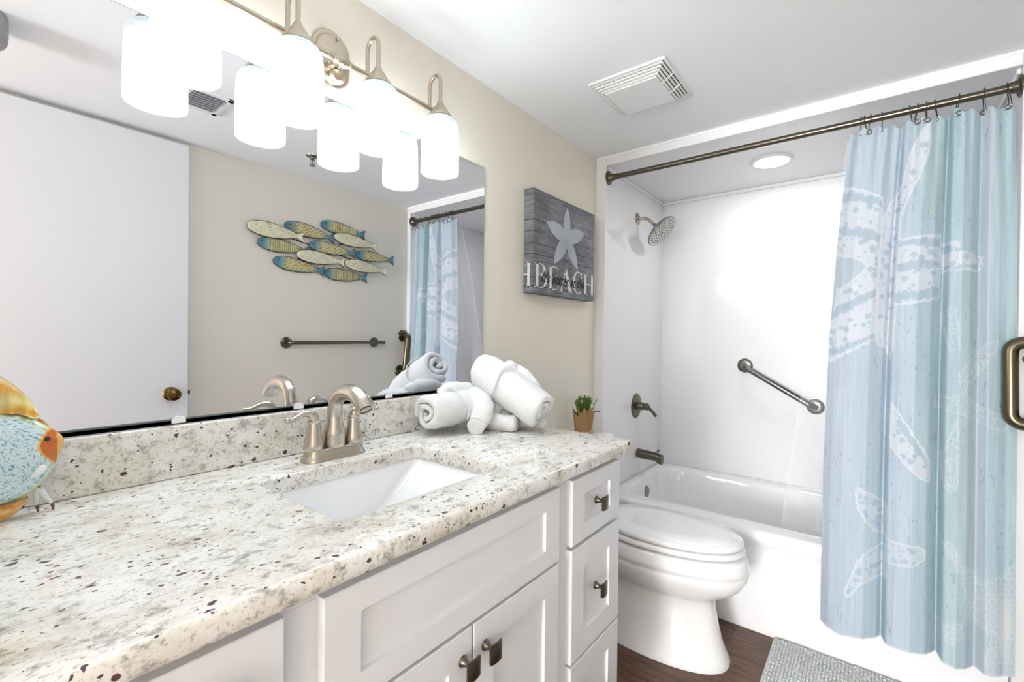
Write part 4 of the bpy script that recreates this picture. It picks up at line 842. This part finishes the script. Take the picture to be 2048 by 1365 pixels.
# ------------------------------------------------------------------ glass discus fish on the counter
DY = 1.085
gf = thing('glass_fish_ornament', 'art glass disc shaped fish with turquoise speckles and amber fins on the counter', 'ornament', (.065, DY, ZT))
M_gf = painted('speckled_art_glass', .08, coat=.8)
bcx, bcz, brx, brz = .063, -.203, .069, .076
nu, nv = 120, 70
def glass_disc():
    b = B(); U_, V_ = np.meshgrid(np.linspace(0,2*PI,nu,endpoint=False), np.linspace(0,1,nv)); r = np.sin(V_*PI/2)
    out = []; cols = []
    for sgn in (-1, 1):
        sq = 1 + .03*np.cos(2*U_)
        X = bcx+brx*r*np.cos(U_)*sq + .0105*np.clip(np.cos(U_-.28),0,1)**22*r**3; Zz = bcz+brz*r*np.sin(U_)*sq; Y = DY + sgn*.024*np.sqrt(np.clip(1-r**2,0,1))
        out.append(np.stack([X,Y,Zz],-1)); c = np.zeros(X.shape+(3,)); c[:] = (214,229,235)
        sp = vn(X*760+3, Zz*900, 8); k = sp > .74; c[k] = (92,160,176); k = (sp > .62) & (sp <= .74); c[k] = (172,210,218)
        edge = np.clip((r-.86)/.14,0,1); c = c*(1-edge[...,None]*.7)+np.array((196,204,110.))*edge[...,None]*.7
        # amber face mask with a gold line
        arc = X > (.112 + 1.1*(np.abs(Zz+.188)**1.7)*6); face = arc & (Zz > -.222) & (Zz < -.155); band = (X > (.1085 + 6.6*(np.abs(Zz+.188)**1.7))) & (Zz > -.226) & (Zz < -.150) & ~face
        c[band] = (226,184,84); c[face] = (196,98,14); lo = face & (X > .133); c[lo] = (226,170,70)
        c = c/255; c = np.where(c <= .04045, c/12.92, ((c+.055)/1.055)**2.4); cols.append(c)
    b.v = np.concatenate([o_.reshape(-1,3) for o_ in out]).tolist(); N_ = nu*nv
    idx = np.arange(N_).reshape(nv,nu); nx_ = np.roll(idx,-1,1); q = np.stack([idx[:-1],idx[1:],nx_[1:],nx_[:-1]],-1).reshape(-1,4)
    b.f = q[:,::-1].tolist()+(q+N_).tolist(); b.c = np.concatenate([np.concatenate([c.reshape(-1,3) for c in cols]), np.ones((2*N_,1))],1); return b
gb = obj('body', glass_disc(), M_gf, gf, angle=180)
def fin(name, outer, inner, cA, cB, th=.008):
    # curved fin between an inner and an outer edge (x, z)
    n = 30; O = smooth_pts([(p[0],0,p[1]) for p in outer], 8); I = smooth_pts([(p[0],0,p[1]) for p in inner], 8)
    def at(P_, t): f = t*(len(P_)-1); k = min(int(f), len(P_)-2); return P_[k].lerp(P_[k+1], f-k)
    U_, V_ = np.meshgrid(np.linspace(0,1,n*3), np.linspace(0,1,16)); vs = []; cs = []
    for sgn in (-1,1):
        for j in range(16):
            for i in range(n*3):
                u_, v_ = U_[j,i], V_[j,i]; p_ = at(I,u_).lerp(at(O,u_), v_); th_ = th*(1-v_)**.5*(1+.35*math.sin(u_*34))+.0012
                vs.append((p_.x, DY+sgn*th_, p_.z)); k = .5+.5*math.sin(u_*9+v_*7+1); w_ = vn(np.array([u_*6]),np.array([v_*4]),3)[0]
                c_ = [a*(1-k)+bb_*k for a, bb_ in zip(cA, cB)]; c_ = [x*(1-.5*(v_ > .86))+220*.5*(v_ > .86) for x in c_]; cs.append(lin([min(255,x*(.9+.2*w_)) for x in c_]))
    b = B(); b.v = vs; N_ = 16*n*3; idx = np.arange(N_).reshape(16,n*3); q = np.stack([idx[:-1,:-1],idx[1:,:-1],idx[1:,1:],idx[:-1,1:]],-1).reshape(-1,4); b.f = q.tolist()+(q[:,::-1]+N_).tolist()
    ed = list(idx[0,:]) + list(idx[1:,-1]) + list(idx[-1,-2::-1]) + list(idx[-2:0:-1,0]); b.f += [(int(ed[(k+1)%len(ed)]), int(ed[k]), int(ed[k]+N_), int(ed[(k+1)%len(ed)]+N_)) for k in range(len(ed))]
    b.c = np.array(cs); return obj(name, b, M_gf, gf, angle=180)
fin('dorsal_fin', [(.112,-.136),(.104,-.115),(.090,-.094),(.072,-.074),(.045,-.055),(.01,-.050),(-.02,-.065)], [(.110,-.142),(.102,-.140),(.088,-.133),(.070,-.131),(.045,-.136),(.02,-.148),(.00,-.170)], (222,160,44), (238,222,150))
fin('anal_fin', [(.098,-.277),(.091,-.289),(.081,-.2985),(.066,-.3035),(.045,-.3035),(.02,-.30),(-.005,-.29)], [(.100,-.272),(.088,-.275),(.074,-.277),(.060,-.274),(.045,-.268),(.02,-.255),(.0,-.23)], (226,140,24), (236,200,110))
fin('tail_fin', [(-.05,-.13),(-.062,-.16),(-.066,-.20),(-.062,-.24),(-.05,-.27)], [(.0,-.17),(-.003,-.185),(-.004,-.20),(-.003,-.215),(.0,-.23)], (222,160,44), (238,222,150))
b = B(); b.lathe((.1205, DY-.0130, -.178), [(0,-.004),(.002,-.0037),(.0038,-.002),(.0042,.001)], (0,1,0), 20, False, False); M_eye = simple('black_glass', (22,16,24), .08); obj('eye', b, M_eye, gb)
M_cl = simple('clear_glass_fin', (226,230,226), .08, coat=.6)
b = B(); b.tube(smooth_pts([(.117,DY-.018,-.219),(.110,DY-.023,-.228),(.101,DY-.025,-.236)],5), [.001,.003,.0045,.005,.005,.0055,.005,.004,.003,.002,.001], 10, flat=.3, up=(0,1,0)); obj('pectoral_fin', b, M_cl, gf)
M_tip = simple('amber_tip', (120,72,38), .2)
for tx, ty, sx in ((.111,1.100,.110),(.1285,1.093,.113)):
    b = B(); b.tube(smooth_pts([(sx,DY,-.262),((sx+tx)/2,(DY+ty)/2,-.278),(tx,ty,-.291)],5), [.0055-.0003*k for k in range(11)], 12); lg = obj('ventral_fin', b, M_cl, gf)
    b = B(); b.tube([(tx,ty,-.290),(tx+.0012,ty,-.2965),(tx+.002,ty,ZT+.0003)], [.0026,.0024,.0012], 10); obj('fin_tip', b, M_tip, lg)
# ------------------------------------------------------------------ rolled robes / towels
def roll(p0, p1, R_, turns=2.4, th=.013, seed=0, na=46, squash=.92, bulge=.06, a_start=0., amp=.0035, flip=1):
    p0 = Vector(p0); p1 = Vector(p1); ax_ = (p1-p0).normalized(); L = (p1-p0).length
    up = Vector((0,0,1)); up = (up-ax_*up.dot(ax_)).normalized(); sd = ax_.cross(up); r0 = R_*.16; n = int(30*turns)
    outl = []
    for k in range(n+1):
        t = k/n; a = flip*(a_start+2*PI*turns*t); r = r0+(R_-r0)*t**.9; outl.append((r, a, th*(.75+.25*t)))
    rings = []
    for i in range(na+1):
        u = i/na; e = min(u, 1-u)*L; f = 1+bulge*math.sin(PI*u)-.10*math.exp(-e/.006); tf = 1-.45*math.exp(-e/.004); ring = []
        for side in (0, 1):
            seq = outl if side == 0 else outl[::-1]
            for r, a, t_ in seq:
                rr_ = (r*f) if side == 0 else max(r*f-t_*tf, .001)
                rr_ += (0 if side == 0 else 0)
                d_ = up*math.sin(a)*squash+sd*math.cos(a); ring.append(p0+ax_*(L*u + .004*math.sin(a*2+seed)*(1 if u in (0,1) else 1))+d_*rr_)
        rings.append(ring)
    b = B(); m_ = len(rings[0]); b.loft(rings, False, False); N_ = n+1
    for off, rev in ((0, False), (na*m_, True)):
        for k in range(N_-1):
            q = (off+k, off+k+1, off+m_-2-k, off+m_-1-k); b.f.append(tuple(q[::-1]) if not rev else q)
    vs = []
    for v in b.v:
        p_ = Vector(v); nn_ = noise.noise_vector(p_*26+Vector((seed,)*3))*amp + noise.noise_vector(p_*75)*amp*.28; p_ = p_+nn_; p_.z = max(p_.z, ZT+.0006); p_.y = min(p_.y, D-.030 if p_.z < -.19 else D-.014); vs.append(tuple(p_))
    b.v = vs; return b
def sleeve(P_, R_, seed=0, fold=.0016):
    pts = smooth_pts(P_, 8); n = len(pts); rad = R_ if isinstance(R_, list) else [R_]*2
    rs_ = [np.interp(i/(n-1), np.linspace(0,1,len(rad)), rad)*(1 if 1 < i < n-2 else (.86 if i in (1,n-2) else .55)) for i in range(n)]
    b = B(); b.tube(pts, [float(r) for r in rs_], 26, up=(0,0,1)); vs = []
    for v in b.v:
        p_ = Vector(v); p_ = p_+noise.noise_vector(p_*38+Vector((seed,)*3))*fold*2+noise.noise_vector(p_*110)*fold*.5; p_.z = max(p_.z, ZT+.0006); p_.y = min(p_.y, D-.030 if p_.z < -.19 else D-.014); vs.append(tuple(p_))
    b.v = vs; return b
def band(c, ax_, R_, w_, th, a0, a1, squash=.92):
    c = Vector(c); ax_ = Vector(ax_).normalized(); up = Vector((0,0,1)); up = (up-ax_*up.dot(ax_)).normalized(); sd = ax_.cross(up); b = B(); rg = []
    for k in range(31):
        a = a0+(a1-a0)*k/30; d_ = up*math.sin(a)*squash+sd*math.cos(a); q = c+ax_*.006*math.sin(k*.5)
        rg.append([q+ax_*w_/2+d_*(R_), q+ax_*w_/2+d_*(R_+th), q-ax_*w_/2+d_*(R_+th), q-ax_*w_/2+d_*R_])
    b.loft(rg); return b
t1 = thing('rolled_bathrobe', 'white terry robe rolled up and lying on the counter with its sleeves folded forward', 'bathrobe', (1.05, 1.04, ZT))
A_, C_ = (.925,1.055,ZT+.0665), (1.185,1.045,ZT+.0665); o = obj('rolled_body', roll(A_, C_, .066, 2.2, .0225, 1, amp=.005, bulge=.05, a_start=2.2, squash=.95), M_towel, t1, angle=180)
obj('belt', band((1.035,1.05,ZT+.0665), (1,0,0), .0690, .007, .002, -.1*PI, 1.1*PI, .95), M_towel, t1)
obj('sleeve', sleeve([(1.125,1.050,ZT+.105),(1.118,1.000,ZT+.092),(1.085,.965,ZT+.060),(1.055,.960,ZT+.030),(1.040,.955,ZT+.026)], [.036,.036,.034,.030,.027], 3, .0028), M_towel, t1, angle=180)
obj('sleeve', sleeve([(1.09,1.03,ZT+.045),(1.125,.985,ZT+.032),(1.145,.935,ZT+.026),(1.160,.885,ZT+.025)], [.038,.033,.028,.025], 5, .0028), M_towel, t1, angle=180)
obj('collar', sleeve([(1.00,1.075,ZT+.118),(1.06,1.085,ZT+.128),(1.12,1.075,ZT+.122),(1.17,1.05,ZT+.105)], [.016,.026,.028,.024], 8, .0028), M_towel, t1, angle=180)
t2 = thing('rolled_bathrobe', 'white terry robe rolled up and leaning diagonally over the other robe', 'bathrobe', (1.2, .95, ZT))
A_, C_ = Vector((1.172,1.050,-.104)), Vector((1.196,.805,-.232))
obj('rolled_body', roll(A_, C_, .069, 2.2, .024, 9, amp=.005, bulge=.05, a_start=.6, squash=.97, flip=-1), M_towel, t2, angle=180)
ax2 = C_-A_
obj('belt', band(A_.lerp(C_,.36), ax2+Vector((.04,0,0)), .0725, .010, .002, -.2*PI, 1.2*PI, .97), M_towel, t2)
obj('lapel', sleeve([A_.lerp(C_,.30)+Vector((.032,0,.052)), A_.lerp(C_,.55)+Vector((.044,0,.044)), A_.lerp(C_,.80)+Vector((.048,0,.030))], [.016,.028,.016], 12, .0026), M_towel, t2, angle=180)
obj('under_fold', sleeve([(1.19,.98,ZT+.035),(1.215,.92,ZT+.028),(1.235,.865,ZT+.022),(1.245,.83,ZT+.018)], [.032,.026,.020,.014], 15), M_towel, t2, angle=180)
